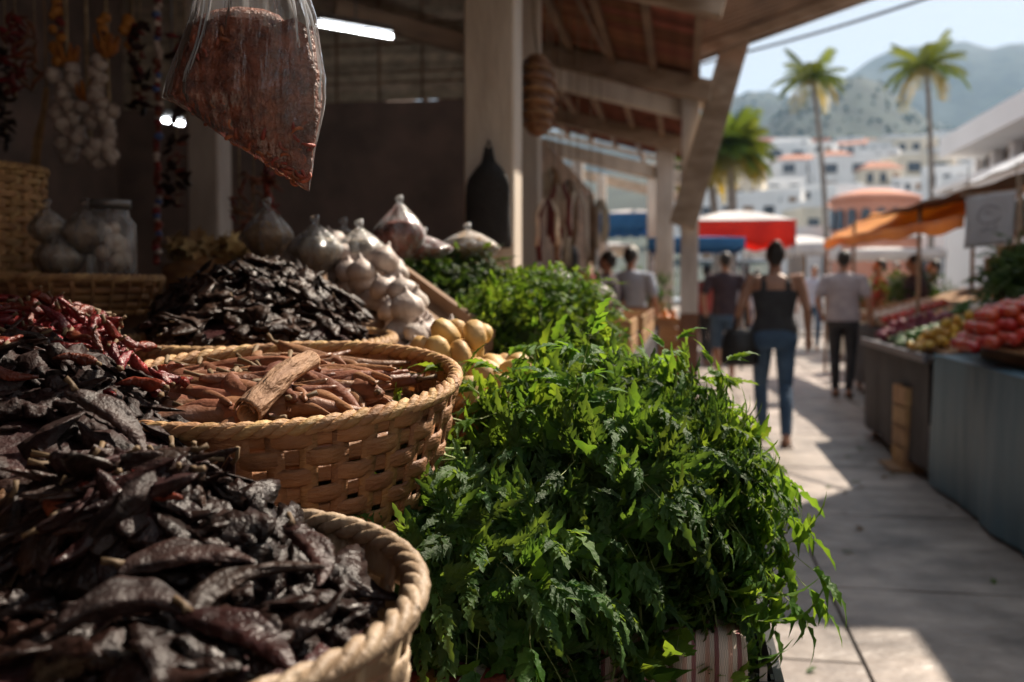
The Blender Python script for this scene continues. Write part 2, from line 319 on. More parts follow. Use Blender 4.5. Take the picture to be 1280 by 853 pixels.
for i in range(len(xs)-1):
    y = -4.5 + U(0,.8)
    while y < 28:
        L_ = U(1.2,1.9) if i != 2 else U(1.35,1.6)
        g = 0.007; m_ = MB(); ph = Wob(int(100*y)+i*37, 6, 3.0)
        x0, x1, y0, y1 = xs[i]+g, xs[i+1]-g, y+g, y+L_-g
        def top(u, v, x0=x0,x1=x1,y0=y0,y1=y1,ph=ph):
            x = x0+(x1-x0)*u; yy = y0+(y1-y0)*v; e = min(u,1-u,v,1-v)
            return (x, yy, 0.0+0.0035*ph(x*2.2, yy*2.2) - (0.006 if e < .001 else 0))
        m_.grid(top, 12, 12)
        m_.add([(x0,y0,-.02),(x1,y0,-.02),(x1,y1,-.02),(x0,y1,-.02),(x0,y0,-.005),(x1,y0,-.005),(x1,y1,-.005),(x0,y1,-.005)],[(0,1,5,4),(1,2,6,5),(2,3,7,6),(3,0,4,7)])
        m_.build('paving_slab', M_slab, pav); y += L_
# hills: a polar terrain, the town slope and three ridges
VPX = 853
def ridge(px, pts):
    xs_, ys_ = zip(*pts); return float(np.interp(px, xs_, ys_))
RN = [(-3000,330),(0,300),(700,235),(850,190),(905,175),(950,160),(985,132),(1020,118),(1062,122),(1090,140),(1120,162),(1150,185),(1200,205),(1300,215),(2400,280),(5000,335)]
RL = [(-3000,335),(0,290),(600,190),(800,140),(880,124),(925,120),(960,126),(990,140),(1050,150),(1150,175),(1400,200),(5000,330)]
RF = [(-3000,335),(0,320),(700,250),(900,190),(960,150),(1040,116),(1085,100),(1130,88),(1175,82),(1215,86),(1250,98),(1290,112),(1400,140),(1700,210),(2600,300),(5000,335)]
wn1, wn2 = Wob(3, 10, 1.0), Wob(5, 14, 3.0)
def terr(px, r):
    tz = lambda y, d: (360-y)*d/FPX
    base = np.interp(r, [0,70,140,300,450,600], [-.04,-.04,8,36,62,72])*float(np.interp(px,[-800,500,850,1500,3000],[.1,.5,1,1,.1]))
    def bump(rr, w, y): 
        return tz(y, rr)*math.exp(-((r-rr)/w)**2)
    n = 1+.10*wn1(px*.012, r*.004)+.05*wn2(px*.02, r*.006)
    n2 = 2.2*wn2(px*.09, r*.05)*min(1, max(0,(r-400)/200))
    return max(base, bump(900,300,ridge(px,RN)), bump(1400,380,ridge(px,RL)), bump(2100,600,ridge(px,RF)))*(n if r > 350 else 1)+n2
M_hill = mat('scrub covered hillside', (0.04,0.058,0.048), (0.022,0.034,0.03), scale=0.035, rough=0.95, bump=1.0, bscale=.2, detail=10, contrast=(.42,.58))
def ang_of(px): return math.atan((px-VPX)/FPX)                # from +Y towards +X (aisle frame)
radii = list(np.linspace(75, 400, 18))+list(np.linspace(430, 2900, 90))
pxs = list(np.linspace(-3200, 500, 22))+list(np.linspace(540, 1500, 150))+list(np.linspace(1560, 5200, 22))
V = []; 
for r in radii:
    for px in pxs:
        a = ang_of(px); d = r; V.append((d*math.tan(a), d, terr(px, r)))
nc = len(pxs); F = [(i*nc+j, i*nc+j+1, (i+1)*nc+j+1, (i+1)*nc+j) for i in range(len(radii)-1) for j in range(nc-1)]
mb = MB(); mb.add(V, F); struct(mb.build('hills', M_hill))
def terrain_at(px, r): return terr(px, r)
# hillside trees as one mass
tr = MB()
for k in range(2600):
    px = U(840, 1330); r = U(250, 1000) if k%3 else U(1000,1500); a = ang_of(px)
    p = Vector((r*math.tan(a), r, terr(px, r)+.2)); s_ = U(.7,1.5)*(.6+r/900)
    n_ = 6; V = []; 
    for (zz, rr) in ((-.5,.55),(.1,1),(.7,.75),(1.1,.1)):
        for j in range(n_): aa = 2*PI*j/n_+k; q = s_*rr*U(.7,1.2); V.append((p.x+q*math.cos(aa), p.y+q*math.sin(aa), p.z+s_*zz*U(.8,1.1)))
    tr.add(V, [(i*n_+j, i*n_+(j+1)%n_, (i+1)*n_+(j+1)%n_, (i+1)*n_+j) for i in range(3) for j in range(n_)])
tag(tr.build('hillside_trees', mat('hillside foliage', (0.085,0.115,0.085), (0.06,0.085,0.065), scale=.5, rough=.9)), 'scattered green trees and scrub covering the hills above the town', 'trees', kind='stuff')

# ------------------------------------------------------------------ town houses
def house(px, r, w, h, dep, m_wall, rot=0, roof=None, rows=2, cols=3, label='', zoff=0, name='town_house', arch=False):
    a = ang_of(px); z0 = terr(px, r)-1.0+zoff
    t = thing(name, label, 'house', (r*math.tan(a), r, z0), 'houses of the town on the slope', (0,0,rot))
    b = MB(); b.box((0,0,h/2), (w,dep,h)); b.build('wall', m_wall, t, smooth=False)
    if roof == 'tile':
        g = MB(); g.add([(-w/2-.4,-dep/2-.4,h+.003),(w/2+.4,-dep/2-.4,h+.003),(w/2+.4,dep/2+.4,h+.003),(-w/2-.4,dep/2+.4,h+.003),(-w/4,0,h+1.5),(w/4,0,h+1.5)],
              [(0,1,5,4),(1,2,5),(2,3,4,5),(3,0,4),(3,2,1,0)]); g.build('roof', M_rooft, t, smooth=False)
    else:
        g = MB()
        for (c_, s_) in (((0,-dep/2+.1,h+.3),(w+.1,.25,.6)),((0,dep/2-.1,h+.3),(w+.1,.25,.6)),((-w/2+.1,0,h+.3),(.25,dep-.4,.6)),((w/2-.1,0,h+.3),(.25,dep-.4,.6))): g.box(c_, s_)
        g.build('parapet', m_wall, t, smooth=False)
    cw = w/cols; rh = h/rows
    for i in range(cols):
        for j in range(rows):
            x = -w/2+cw*(i+.5); z = rh*(j+.5)
            f = MB(); f.box((x,-dep/2-.02,z), (cw*.5,.16,rh*.52)); wf = f.build('window', M_glass if (i+j)%3 else M_timber, t, smooth=False)
            f = MB(); f.box((x,-dep/2-.1,z-rh*.3), (cw*.6,.35,.14)); f.build('sill', m_wall, wf, smooth=False)
    return t
hl = [('white','flat roofed'),('cream','flat roofed'),('white','red tile roofed')]
spots = []
for r, n, w0 in ((120,8,8),(155,10,9),(190,12,9),(225,13,10),(260,14,10),(300,15,11),(345,15,11),(400,14,12)):
    for k in range(n):
        spots.append((845+ (k+U(.1,.9))*(1330-845)/n, r+U(-15,15), w0*U(.7,1.2)))
for i, (px, r, w) in enumerate(spots):
    k = i%7; mw = M_cream if k == 2 else (M_pink if i%17 == 6 else M_white); ro = 'tile' if i%5 == 3 else None; nw = random.choice((2,3,4))
    cname = 'cream' if mw is M_cream else ('terracotta' if mw is M_pink else 'white'); sec = 'left of both palms' if px < 1020 else ('between the palms' if px < 1145 else 'right of both palms')
    row = {120:'lowest',155:'second',190:'third',225:'fourth',260:'fifth',300:'sixth',345:'seventh',400:'highest'}[min((120,155,190,225,260,300,345,400), key=lambda q: abs(q-r))]
    house(px, r, w, U(4.2,7.5), w*.8, mw, U(-.35,.35), ro, 2, nw,
          f"{'wide' if w > 10 else 'narrow'} {cname} {ro or 'flat'} roofed house, {('two','three','four')[nw-2]} windows across, {row} row {sec}")
# rounded terracotta building with arched windows
a = ang_of(1077); R0 = 78
t = thing('rounded_building', 'terracotta round fronted building with dark arched windows between the two tall palms', 'building', (R0*math.tan(a), R0, 0))
b = MB(); b.lathe([(3.1,0),(3.1,7.6)], 28, sx=1, sy=.8); b.build('wall', M_pink, t, smooth=False)
b = MB(); b.lathe([(3.25,7.6),(3.25,7.95),(2.7,8.15),(1.2,8.5),(.1,8.6)], 28, sy=.8); b.build('roof', M_pink, t)
b = MB(); b.lathe([(3.5,4.9),(3.5,5.15)], 28, sy=.82); b.build('ledge', M_white, t)
for k in range(-4,5):
    an = -PI/2+k*.33; cx_, cy_ = 3.1*math.cos(an), 2.48*math.sin(an)
    f = MB(); V = [(-.32,0,5.5),(.32,0,5.5)]+[(.32*math.cos(q), 0, 6.7+.32*math.sin(q)) for q in np.linspace(0,PI,9)]
    n0 = len(V); V += [(x,-.18,z) for (x,_,z) in V]; Fs = [tuple(range(n0)), tuple(reversed(range(n0,2*n0)))]+[(i_, (i_+1)%n0, n0+(i_+1)%n0, n0+i_) for i_ in range(n0)]
    ca, sa = math.cos(an+PI/2), math.sin(an+PI/2)
    f.add([(cx_+x*ca-y*sa, cy_+x*sa+y*ca, z) for (x,y,z) in V], Fs); f.build('window', M_glass, t, smooth=False)
house(1077, 84, 15, 4.9, 6, M_white, 0, None, 1, 6, 'long low white building standing right behind the rounded terracotta one')

# right hand white building with a strip of windows
def wall_building():
    X0, Y0, Y1 = 6.0, 16.4, 24.6
    t = thing('terrace_building', 'white two storey building with a strip of dark windows above the right stalls', 'building', (X0, Y0, 0))
    L_ = Y1-Y0
    b = MB(); b.box((2.5, L_/2, 1.72), (5, L_, 3.44)); b.build('wall', M_white, t, smooth=False)
    b = MB(); b.box((2.9, L_/2+.3, 3.84), (4.2, L_-.7, .70)); b.build('upper_wall', mat('window recess wall',(0.30,0.27,0.26),rough=.8), t, smooth=False)
    b = MB(); b.box((2.45, L_/2-.2, 4.42), (5.4, L_-.3, .46)); b.build('parapet', M_white, t, smooth=False)
    b = MB(); b.box((2.5, L_/2, 3.50), (5.5, L_+.3, .10)); b.build('ledge', M_white, t, smooth=False)
    for k in range(6):
        y = .75+k*1.3; f = MB(); f.box((.74, y, 3.90), (.12,.84,.52)); w = f.build('window', M_glass, t, smooth=False)
        f = MB(); f.box((.66, y, 3.90), (.05,.05,.52)); f.build('mullion', M_timber, w, smooth=False)
        f = MB(); f.box((.62, y+.65, 3.90), (.2,.24,.54)); f.build('pier', M_white, t, smooth=False)
    b = MB(); b.box((1.6, 5.6, 4.9), (1.0,1.3,.5)); b.box((1.6,5.6,5.18),(1.2,1.5,.08)); b.build('roof_hut', M_pink, t, smooth=False)
wall_building()
# unseen houses added right of the frame to shade the aisle, gap lights a patch
def shade_house(y0, y1, h, label, m_):
    t = thing('added_shade_house', label, 'house', (3.25, y0, 0), 'unseen houses added to shade the aisle')
    L_ = y1-y0; b = MB(); b.box((2.5, L_/2, h/2), (5, L_, h)); b.build('wall', m_, t, smooth=False)
    b = MB(); b.box((2.5, L_/2, h+.06), (5.2, L_+.1, .12)); b.build('roof_slab', M_rooft, t, smooth=False)
    for k in range(int(L_/1.6)):
        f = MB(); f.box((-.02, 1.0+k*1.6, h-1.2), (.1,.7,.9)); f.build('window', M_glass, t, smooth=False)
shade_house(-6.0, 6.3, 5.7, 'cream two storey house shape added out of view to shade the near aisle', M_cream)
shade_house(6.31, 8.2, 4.1, 'low white annexe shape added out of view so sun reaches the near paving', M_white)
shade_house(8.21, 9.45, 5.7, 'white two storey house shape added out of view to shade the middle aisle', M_white)

# ------------------------------------------------------------------ palms
def frond_mesh(L_, droop, m_, nl=30, lw=.07, ll=.62, seed=0):
    r = random.Random(seed); b = MB(); pts = []
    for i in range(9):
        u = i/8; pts.append((L_*u*(1-.18*u*droop), 0, L_*(.28*u - droop*.62*u*u)))
    b.tube(pts, [.045*(1-.8*i/8) for i in range(9)], 5)
    for i in range(nl):
        u = .1+.9*i/(nl-1); q = u*8; k = min(7, int(q)); f = q-k
        p = Vector(pts[k]).lerp(Vector(pts[k+1]), f); l = ll*(.45+.8*math.sin(PI*min(1,.12+u*.85)))*r.uniform(.85,1.1)
        for sgn in (-1,1):
            d = Vector((.5+.3*u, sgn*1.0, -.45-.35*r.random())).normalized(); w = Vector((.7,0,.5))*lw*.5
            a_ = p+d*l*.5+Vector((0,0,.02)); e = p+d*l+Vector((0,0,-.16*l))
            b.add([tuple(p-w*.5), tuple(p+w*.5), tuple(a_-w), tuple(a_+w), tuple(e)], [(0,1,3,2),(2,3,4)])
    return b.mesh('frond', m_)
def palm(px, base_r, top_px, top_py, label, crown=2.6, n=15, z0=0.0, tr_w=.17, lowyellow=True, name='palm_tree'):
    a = ang_of(px); base = Vector((base_r*math.tan(a), base_r, z0)); vv = P(top_px, top_py, 1)-Vector((0,0,CAMZ)); top = Vector((0,0,CAMZ))+vv*(base_r/vv.y); t = thing(name, label, 'palm tree', base)
    tl = top-base; b = MB(); pts = []
    for i in range(15):
        u = i/14; off = math.sin(u*PI*.9)*(-.25); pts.append((tl.x*u+off*(1 if tl.x>=0 else -1), tl.y*u, tl.z*u))
    b.tube(pts, [tr_w*(1.5-.3*i/14 if i < 2 else 1.05-.35*i/14) for i in range(15)], 10); b.build('trunk', M_trunk, t)
    b = MB()
    for k in range(7): an = k*.9; b.ball((tl.x+.22*math.cos(an), tl.y+.22*math.sin(an), tl.z-.22), (.14,.14,.18), 8, 6)
    b.build('coconuts', M_trunk, t)
    fm = [frond_mesh(crown, d, m_, seed=i) for i, (d, m_) in enumerate(((.75,M_frond),(.95,M_frond),(1.15,M_frond),(1.3,M_frondy),(.4,M_frond)))]
    for k in range(n):
        u = k/n; an = k*2.399+.4
        me = fm[4] if u < .12 else fm[0] if u < .3 else fm[1] if u < .55 else fm[2] if u < .78 or not lowyellow else fm[3]
        el = math.radians(72*(1-u)**1.2-22 + U(-8,8))
        q = Quaternion((0,0,1), an) @ Quaternion((0,1,0), -el)
        put('frond', me, t, TM(tl, q, U(.85,1.1)))
palm(1140, 56, 1156, 84, 'tall thin coconut palm on the right with backlit yellow lower fronds', crown=2.55, n=24)
palm(1026, 60, 1014, 98, 'tall thin coconut palm on the left with a slightly smaller crown', crown=2.3, n=22)
palm(905, 40, 908, 186, 'short bushy palm with drooping fronds seen behind the leaning strut', crown=1.9, n=84, tr_w=.22)
palm(893, 43, 882, 200, 'short bushy palm half hidden behind the whitewashed post', crown=1.9, n=44, tr_w=.2)
# overhead cable
pA, pB = P(930, 66, 14), P(1300,-52, 9); b = MB(); b.tube([pA.lerp(pB, i/12)-Vector((0,0,.05*math.sin(PI*i/12))) for i in range(-6,19)], .018, 6)
tag(b.build('overhead_cable', M_blackpl), 'black cable crossing the sky above the palms', 'cable')

# ------------------------------------------------------------------ left market hall: posts, roof, walls
def post(px, d, w, z1, label, m_=M_paint, dado=0, w2=None, base_z=0):
    p = P(px, 300, d); w2 = w2 or w
    t = thing('post', label, 'post', (p.x, p.y, 0))
    b = MB(); b.box((0,0,(z1+dado)/2), (w,w2,z1-dado)); b.build('shaft', m_, t, smooth=False, bevel=.008)
    if dado:
        b = MB(); b.box((0,0,dado/2), (w+.012,w2+.012,dado)); b.build('painted_foot', M_dado, t, smooth=False, bevel=.006)
    return p
post_A = post(617, 4.1, 0.205, 3.45, 'thick cream painted post in front with a black bag hanging on it')
post(663, 6.8, 0.13, 3.4, 'thin post just behind the thick cream post', M_paint)
post(862, 9.6, 0.17, 3.60, 'whitewashed post with brown foot under the leaning strut', M_paint2, dado=1.0)
post(831, 13.5, 0.24, 3.9, 'pale grey post behind the fruit crates', M_paint2, dado=.95)
post(264, 5.2, 0.165, 3.9, 'pale blotched post in the dark stall behind the hanging bag', M_paint2)
for (px,d) in ((815,19),(722,17),(752,21)): post(px, d, .18, 3.6, f"narrow far post of the covered stalls at {'the aisle edge' if px==815 else 'the back row nearest the goods' if px==722 else 'the back row farther off'}", M_paint)
def roofz(x): return 3.13 + max(0, -x)*0.27
hall = thing('market_roof', 'long tiled lean to roof on timber rafters over the left hand stalls', 'roof', (0,0,3.1))
def hb(name, b, m_, **k): 
    o = b.build(name, m_, hall, smooth=False, **k); o.location = (0,0,-3.1); return o
for y in (0.6,2.6,4.6,6.6,9.55,13.5,17.5,21.5):
    b = MB(); b.beam((.25,y,roofz(0)-.06), (-4.8,y,roofz(-4.8)-.06-.0), .11, .2); hb('rafter', b, M_timberg, bevel=.006)
for k in range(13):
    x = .1-k*.385; b = MB(); b.beam((x,-3,roofz(x)+.065), (x,16 if k>2 else 24,roofz(x)+.065), .06, .045); hb('batten', b, M_timber)
for y in (16.8,18.2,19.2,20.2,22.6): 
    b = MB(); b.beam((.2,y,roofz(0)+.1), (-2.6,y,roofz(-2.6)+.1), .16, .05); hb('roof_board', b, M_timberg)
# half round tiles, hollow side up and down
def tile_v(up):
    V = []; n = 6; 
    for (x, r) in ((0,.108),(.42,.095)):
        for j in range(n+1):
            a = PI*j/n; V.append((x, r*math.cos(a), (r*math.sin(a)*.55) if up else (-r*math.sin(a)*.55+.06)))
    k = n+1; V += [(x, y*.88, z*.88-.0) for (x,y,z) in V]
    F = [(j, j+1, k+j+1, k+j) for j in range(n)] + [(2*k+j, 3*k+j, 3*k+j+1, 2*k+j+1) for j in range(n)] + [(j, 2*k+j, 2*k+j+1, j+1) for j in range(n)]
    return np.array(V), F
TV = [tile_v(True), tile_v(False)]; sl = math.atan(.27); cs, sn = math.cos(sl), math.sin(sl)
tm = []
for up in (0,1): b = MB(); b.add(*TV[up]); tm.append(b.mesh('roof_tile', M_tile))
rest = MB(); cnt = 0; cand = []
for row in range(13):
    for c_ in range(int(19/.105)):
        x = .12-row*.385; y = -3+c_*.105; cand.append((x, y, c_%2))
vis = sorted([q for q in cand if q[1] > 7.0+max(0,(-q[0]))*0.9 and q[0] > -2.9], key=lambda q: q[1])[:298]; vset = set(vis)
q_ = Quaternion((0,1,0), sl) @ Quaternion((0,0,1), PI)
Rq = np.array(q_.to_matrix())
for (x,y,up) in cand:
    z = roofz(x)+.10+(.035 if up==0 else 0)
    if (x,y,up) in vset: put('roof_tile', tm[1-up], hall, TM((x,y,z-3.1), q_ @ Quaternion((1,0,0), U(-.03,.03))))
    else: v, f = TV[1-up]; rest.add(v @ Rq.T + np.array([x,y,z]), f)
o = hb('tile_field', rest, M_tile); o['kind'] = 'stuff'
# rising overhang beyond the post, its strut and boards
ov = thing('roof_overhang', 'dark boarded overhang rising to the right above the aisle', 'roof', P(870,66,9.6))
e0, e1 = P(866,68,9.6), P(1130,-27,9.6); u_ = (e1-e0)
for k in range(14):
    y0 = -k*.16; b = MB(); a_ = Vector((0,y0,0)); b.beam(a_, a_+u_, .155, .03); b.build('board', M_timber, ov, smooth=False)
b = MB(); b.beam(Vector((0,.09,-.02)), u_+Vector((0,.09,-.02)), .04, .12); b.build('fascia', M_timber, ov, smooth=False)
b = MB(); b.beam((0,-.35,-.08), u_+Vector((0,-.35,-.08)), .07,.1); b.build('joist', M_timberg, ov, smooth=False)
b = MB(); sA, sB = P(853,283,9.35), P(944,-30,9.35); b.beam((0,0,0), sB-sA, .25, .06, up=(0,1,0))
so = b.build('leaning_strut', M_timberg, smooth=False, bevel=.006); so.location = sA; tag(so, 'broad timber strut leaning out to the right against the whitewashed post', 'strut')
b = MB(); sA, sB = P(884,58,9.7), P(915,-25,9.7); b.beam((0,0,0), sB-sA, .2, .05, up=(0,1,0)); so = b.build('short_board', M_paint, smooth=False); so.location = sA
tag(so, 'short pale board behind the top of the leaning strut', 'board')
b = MB(); sA, sB = P(846,128,9.75), P(890,132,9.75); b.beam((0,0,0), sB-sA, .06, .1); so = b.build('post_bracket', M_timberg, smooth=False); so.location = sA; tag(so, 'short timber bracket across the whitewashed post', 'bracket')
# tie beams
for i, (a_, b_, w) in enumerate(((P(560,66,8.6),P(856,138,9.6),.17),(P(610,166,12.5),P(828,218,13.5),.17),(P(420,10,7.4),P(600,62,7.6),.13))):
    b = MB(); b.beam((0,0,0), b_-a_, .1, w); so = b.build('tie_beam', M_paint if i<2 else M_timber, smooth=False, bevel=.006); so.location = a_
    tag(so, ['pale timber tie beam running down to the whitewashed post','lower farther timber tie beam running down to the grey post','dark tie beam over the cane screen'][i], 'beam')
# walls
def wall(a, b_, z0, z1, name, label, m_, cat='wall', thick=.12):
    a = Vector(a); b_ = Vector(b_); b = MB(); c_ = (a+b_)/2; d = b_-a
    b.beam((-d.x/2,-d.y/2,(z1-z0)/2), (d.x/2,d.y/2,(z1-z0)/2), thick, z1-z0); o = b.build(name, m_, smooth=False); o.location = (c_.x,c_.y,z0); return tag(o, label, cat)
wall((-4.8,-3,0),(-4.8,24,0),0,4.6,'side_wall','long dark plaster wall along the back of the left stalls',M_plaster)
wall((-4.74,7.9,0),(-1.55,7.9,0),0,2.75,'stall_wall','dark brown plaster wall behind the garlic and bags',M_plaster)
wall((-4.74,-3,0),(1.0,-3,0),0,4.4,'rear_wall','dark plaster wall closing the hall behind the photographer',M_plaster)
wall((-1.42,8.05,0),(-1.42,15.6,0),0,2.7,'stall_partition','brown plank partition behind the row of hanging straps',M_timber)
# cane screen above the wall
cs_ = thing('cane_screen', 'pale cane screen of horizontal strips above the dark wall', 'screen', (-4.7,7.9,2.76))
for k in range(15):
    b = MB(); b.beam((0,U(-.01,.01),.04+k*.078), (3.1,U(-.01,.01),.04+k*.078+U(-.01,.01)), .02, .066); b.build('cane_strip', M_cane, cs_, smooth=False)
for k in range(9): b = MB(); b.beam((.1+k*.36,-.025,0), (.1+k*.36,-.025,1.2), .012,.03, up=(0,1,0)); b.build('upright', M_timber, cs_, smooth=False)
# fluorescent lamps
M_tube = mat('lit fluorescent tube', (0.9,0.95,1.0), rough=.3, emit=((0.92,0.96,1.0), 11.0))
for i, (a_, b_) in enumerate(((P(398,30,6.2),P(490,46,6.4)),(P(204,150,6.6),P(229,155,6.7)))):
    t = thing('tube_lamp', ['long lit fluorescent tube lamp high to the left of the thick post','short lit tube lamp glimpsed under the hanging bag'][i], 'lamp', a_)
    b = MB(); b.tube([Vector((0,0,0)), b_-a_], .013, 8); b.build('tube', M_tube, t)
    b = MB(); b.beam((0,0,.045), b_-a_+Vector((0,0,.045)), .06,.04); b.build('housing', M_metal, t, smooth=False)
    b = MB(); m_=(b_-a_)/2; b.tube([m_+Vector((0,0,.07)), m_+Vector((0,0,1.6 if i==0 else 1.9))], .006, 5); b.build('hanger', M_metal, t)

# ------------------------------------------------------------------ tables and cloths
def table(name, label, x0, x1, y0, y1, z, m_top, m_leg=M_timber, th=.03, step=None):
    t = thing(name, label, 'table', ((x0+x1)/2, (y0+y1)/2, 0)); w = x1-x0; d = y1-y0
    b = MB(); b.box((0,0,z-th/2), (w,d,th)); b.build('table_top', m_top, t, smooth=False)
    for sx in (-1,1):
        for sy in (-1,1): b = MB(); b.box((sx*(w/2-.06), sy*(d/2-.06), (z-th)/2), (.05,.05,z-th)); b.build('leg', m_leg, t, smooth=False)
    b = MB(); b.box((0,-d/2+.03,z-th-.05), (w-.17,.02,.08)); b.build('apron', m_leg, t, smooth=False)
    return t
TZ = 0.775
table('display_table', 'low wooden table under the baskets of dried chillies', -1.55, -0.2, 0.42, 2.0, TZ, M_timber)
table('herb_table', 'narrow wooden table under the bunches of leafy green herbs', -0.19, 0.08, 1.375, 2.6, TZ, M_timber)
table('back_table', 'wooden table under the garlic and the farther herb pile', -2.3, -0.2, 2.05, 3.4, .96, M_timber)
# step shelf at the back
t = thing('step_shelf', 'raised timber shelf behind the chilli baskets', 'shelf', (-1.5, 2.6, .961))
b = MB(); b.box((0,.2,.20), (1.5,.9,.03)); b.build('shelf_board', M_timber, t, smooth=False)
for sx in (-.7,.7): b = MB(); b.box((sx,.2,.0925), (.04,.85,.183)); b.build('side_board', M_timber, t, smooth=False)

# striped woven cloth
def stripe_mat(name, cols, scale, axis=0, rough=.8):
    m = bpy.data.materials.new(name); m.use_nodes = True; nt = m.node_tree; N = nt.nodes; L = nt.links; pb = N['Principled BSDF']; pb.inputs['Roughness'].default_value = rough
    tc = N.new('ShaderNodeTexCoord'); sx = N.new('ShaderNodeSeparateXYZ'); L.new(tc.outputs['UV'], sx.inputs[0])
    ml = N.new('ShaderNodeMath'); ml.operation='MULTIPLY'; ml.inputs[1].default_value = scale; L.new(sx.outputs[axis], ml.inputs[0])
    fr = N.new('ShaderNodeMath'); fr.operation='FRACT'; L.new(ml.outputs[0], fr.inputs[0])
    cr = N.new('ShaderNodeValToRGB'); cr.color_ramp.interpolation = 'CONSTANT'; L.new(fr.outputs[0], cr.inputs[0])
    e = cr.color_ramp.elements; e[0].position = 0; e[0].color = (*cols[0],1); e[1].position = 1/len(cols); e[1].color = (*cols[1],1)
    for i, c_ in enumerate(cols[2:]): x = e.new((i+2)/len(cols)); x.color = (*c_,1)
    ma = N.new('ShaderNodeTexNoise'); ma.inputs['Scale'].default_value = 300; L.new(tc.outputs['Object'], ma.inputs['Vector'])
    bu = N.new('ShaderNodeBump'); bu.inputs['Strength'].default_value=.4; bu.inputs['Distance'].default_value=.002; L.new(ma.outputs[0], bu.inputs['Height']); L.new(bu.outputs[0], pb.inputs['Normal'])
    wv = N.new('ShaderNodeTexChecker'); wv.inputs['Scale'].default_value = 170; L.new(tc.outputs['UV'], wv.inputs['Vector'])
    mx = N.new('ShaderNodeMix'); mx.data_type='RGBA'; mx.blend_type='MULTIPLY'; mx.inputs[0].default_value=.35
    L.new(cr.outputs[0], mx.inputs[6]); L.new(wv.outputs[0], mx.inputs[7]); L.new(mx.outputs[2], pb.inputs['Base Color'])
    return m
def cloth(name, fn, nu, nv, m_, label, cat='cloth', group=None):
    b = MB(); b.grid(fn, nu, nv); o = b.build(name, m_); me = o.data; uv = me.uv_layers.new(name='UVMap')
    li = np.empty(len(me.loops), dtype=np.int32); me.loops.foreach_get('vertex_index', li)
    uu = (li % (nu+1))/nu; vv = (li // (nu+1))/nv; uv.data.foreach_set('uv', np.stack([uu,vv],1).astype(np.float32).ravel())
    md = o.modifiers.new('t','SOLIDIFY'); md.thickness = .003; md.offset = 1
    return tag(o, label, cat, group)
M_str1 = stripe_mat('striped woven cloth', [(0.32,0.05,0.04),(0.04,0.18,0.16),(0.30,0.06,0.04),(0.36,0.18,0.06),(0.25,0.03,0.05),(0.5,0.45,0.38),(0.28,0.05,0.04),(0.03,0.07,0.14)], 7, 0)
M_str2 = stripe_mat('pale striped cloth', [(0.62,0.50,0.42),(0.60,0.36,0.28),(0.66,0.55,0.46),(0.30,0.12,0.12),(0.64,0.52,0.44)], 9, 0)
def c1(u, v):                                        # lies on the display table, hangs over its right and near edge
    x = -1.56+1.375*u*1.0; y = .40+1.62*v; z = TZ+.004+.002*math.sin(31*u+9*v)
    if u > .985: z -= .16; x = -.188
    if v < .02: z -= .22; y = .405
    return (x, y, z)
cloth('table_cloth', c1, 110, 60, M_str1, 'red and teal striped woven cloth spread under the chilli baskets')
wc = Wob(4, 5, 1)
def c2(u, v):                                        # drapes over herb table, front folds
    x = -.182+.27*u; s = v*1.75
    if s < 1.2: return (x, 2.6-s, TZ+.004)
    q = s-1.2; f = math.sin(u*34+2*wc(u*9, q*3))*.016*min(1, q*5)
    if q < .06: return (x, 1.40-q, TZ+.004)
    return (x*(1+.0*q), 1.345+f-.02-.03*q, TZ+.004-(q-.06))
cloth('table_cloth', c2, 90, 70, M_str2, 'pale pink striped cloth hanging in folds below the herbs')
# black plastic crate below the herbs at the aisle edge
def crate(name, label, loc, size, m_, rz=0, slats=3, cat='crate', group=None, gap=.25):
    t = thing(name, label, cat, loc, group, (0,0,rz)); w, d, h = size; th = .012; sh = h/(slats+gap*(slats-1))
    for k in range(slats):
        z = sh/2+k*sh*(1+gap)
        for sy in (-1,1): b = MB(); b.box((0,sy*(d/2-th/2),z), (w-.002,th,sh)); b.build('slat', m_, t, smooth=False)
        for sx in (-1,1): b = MB(); b.box((sx*(w/2-th/2),0,z), (th,d-2*th-.002,sh)); b.build('slat', m_, t, smooth=False)
    for sx in (-1,1):
        for sy in (-1,1): b = MB(); b.box((sx*(w/2-th*1.9),sy*(d/2-th*1.9),h/2), (th*1.6,th*1.6,h+.004)); b.build('corner_post', m_, t, smooth=False)
    b = MB(); b.box((0,0,.006), (w-2*th-.002,d-2*th-.002,.008)); b.build('bottom', m_, t, smooth=False)
    return t
crate('plastic_crate', 'black plastic crate standing on end beside the herb table at the aisle', (.115,1.62,.0), (.05,.55,.72), M_blackpl, slats=4, gap=.12)
b = MB(); b.box((0,0,.37),(.010,.012,.74)); o = b.build('thin_batten', M_paint2, smooth=False); o.location = (.112,1.36,0); tag(o, 'thin white batten upright at the corner of the herb table', 'batten')

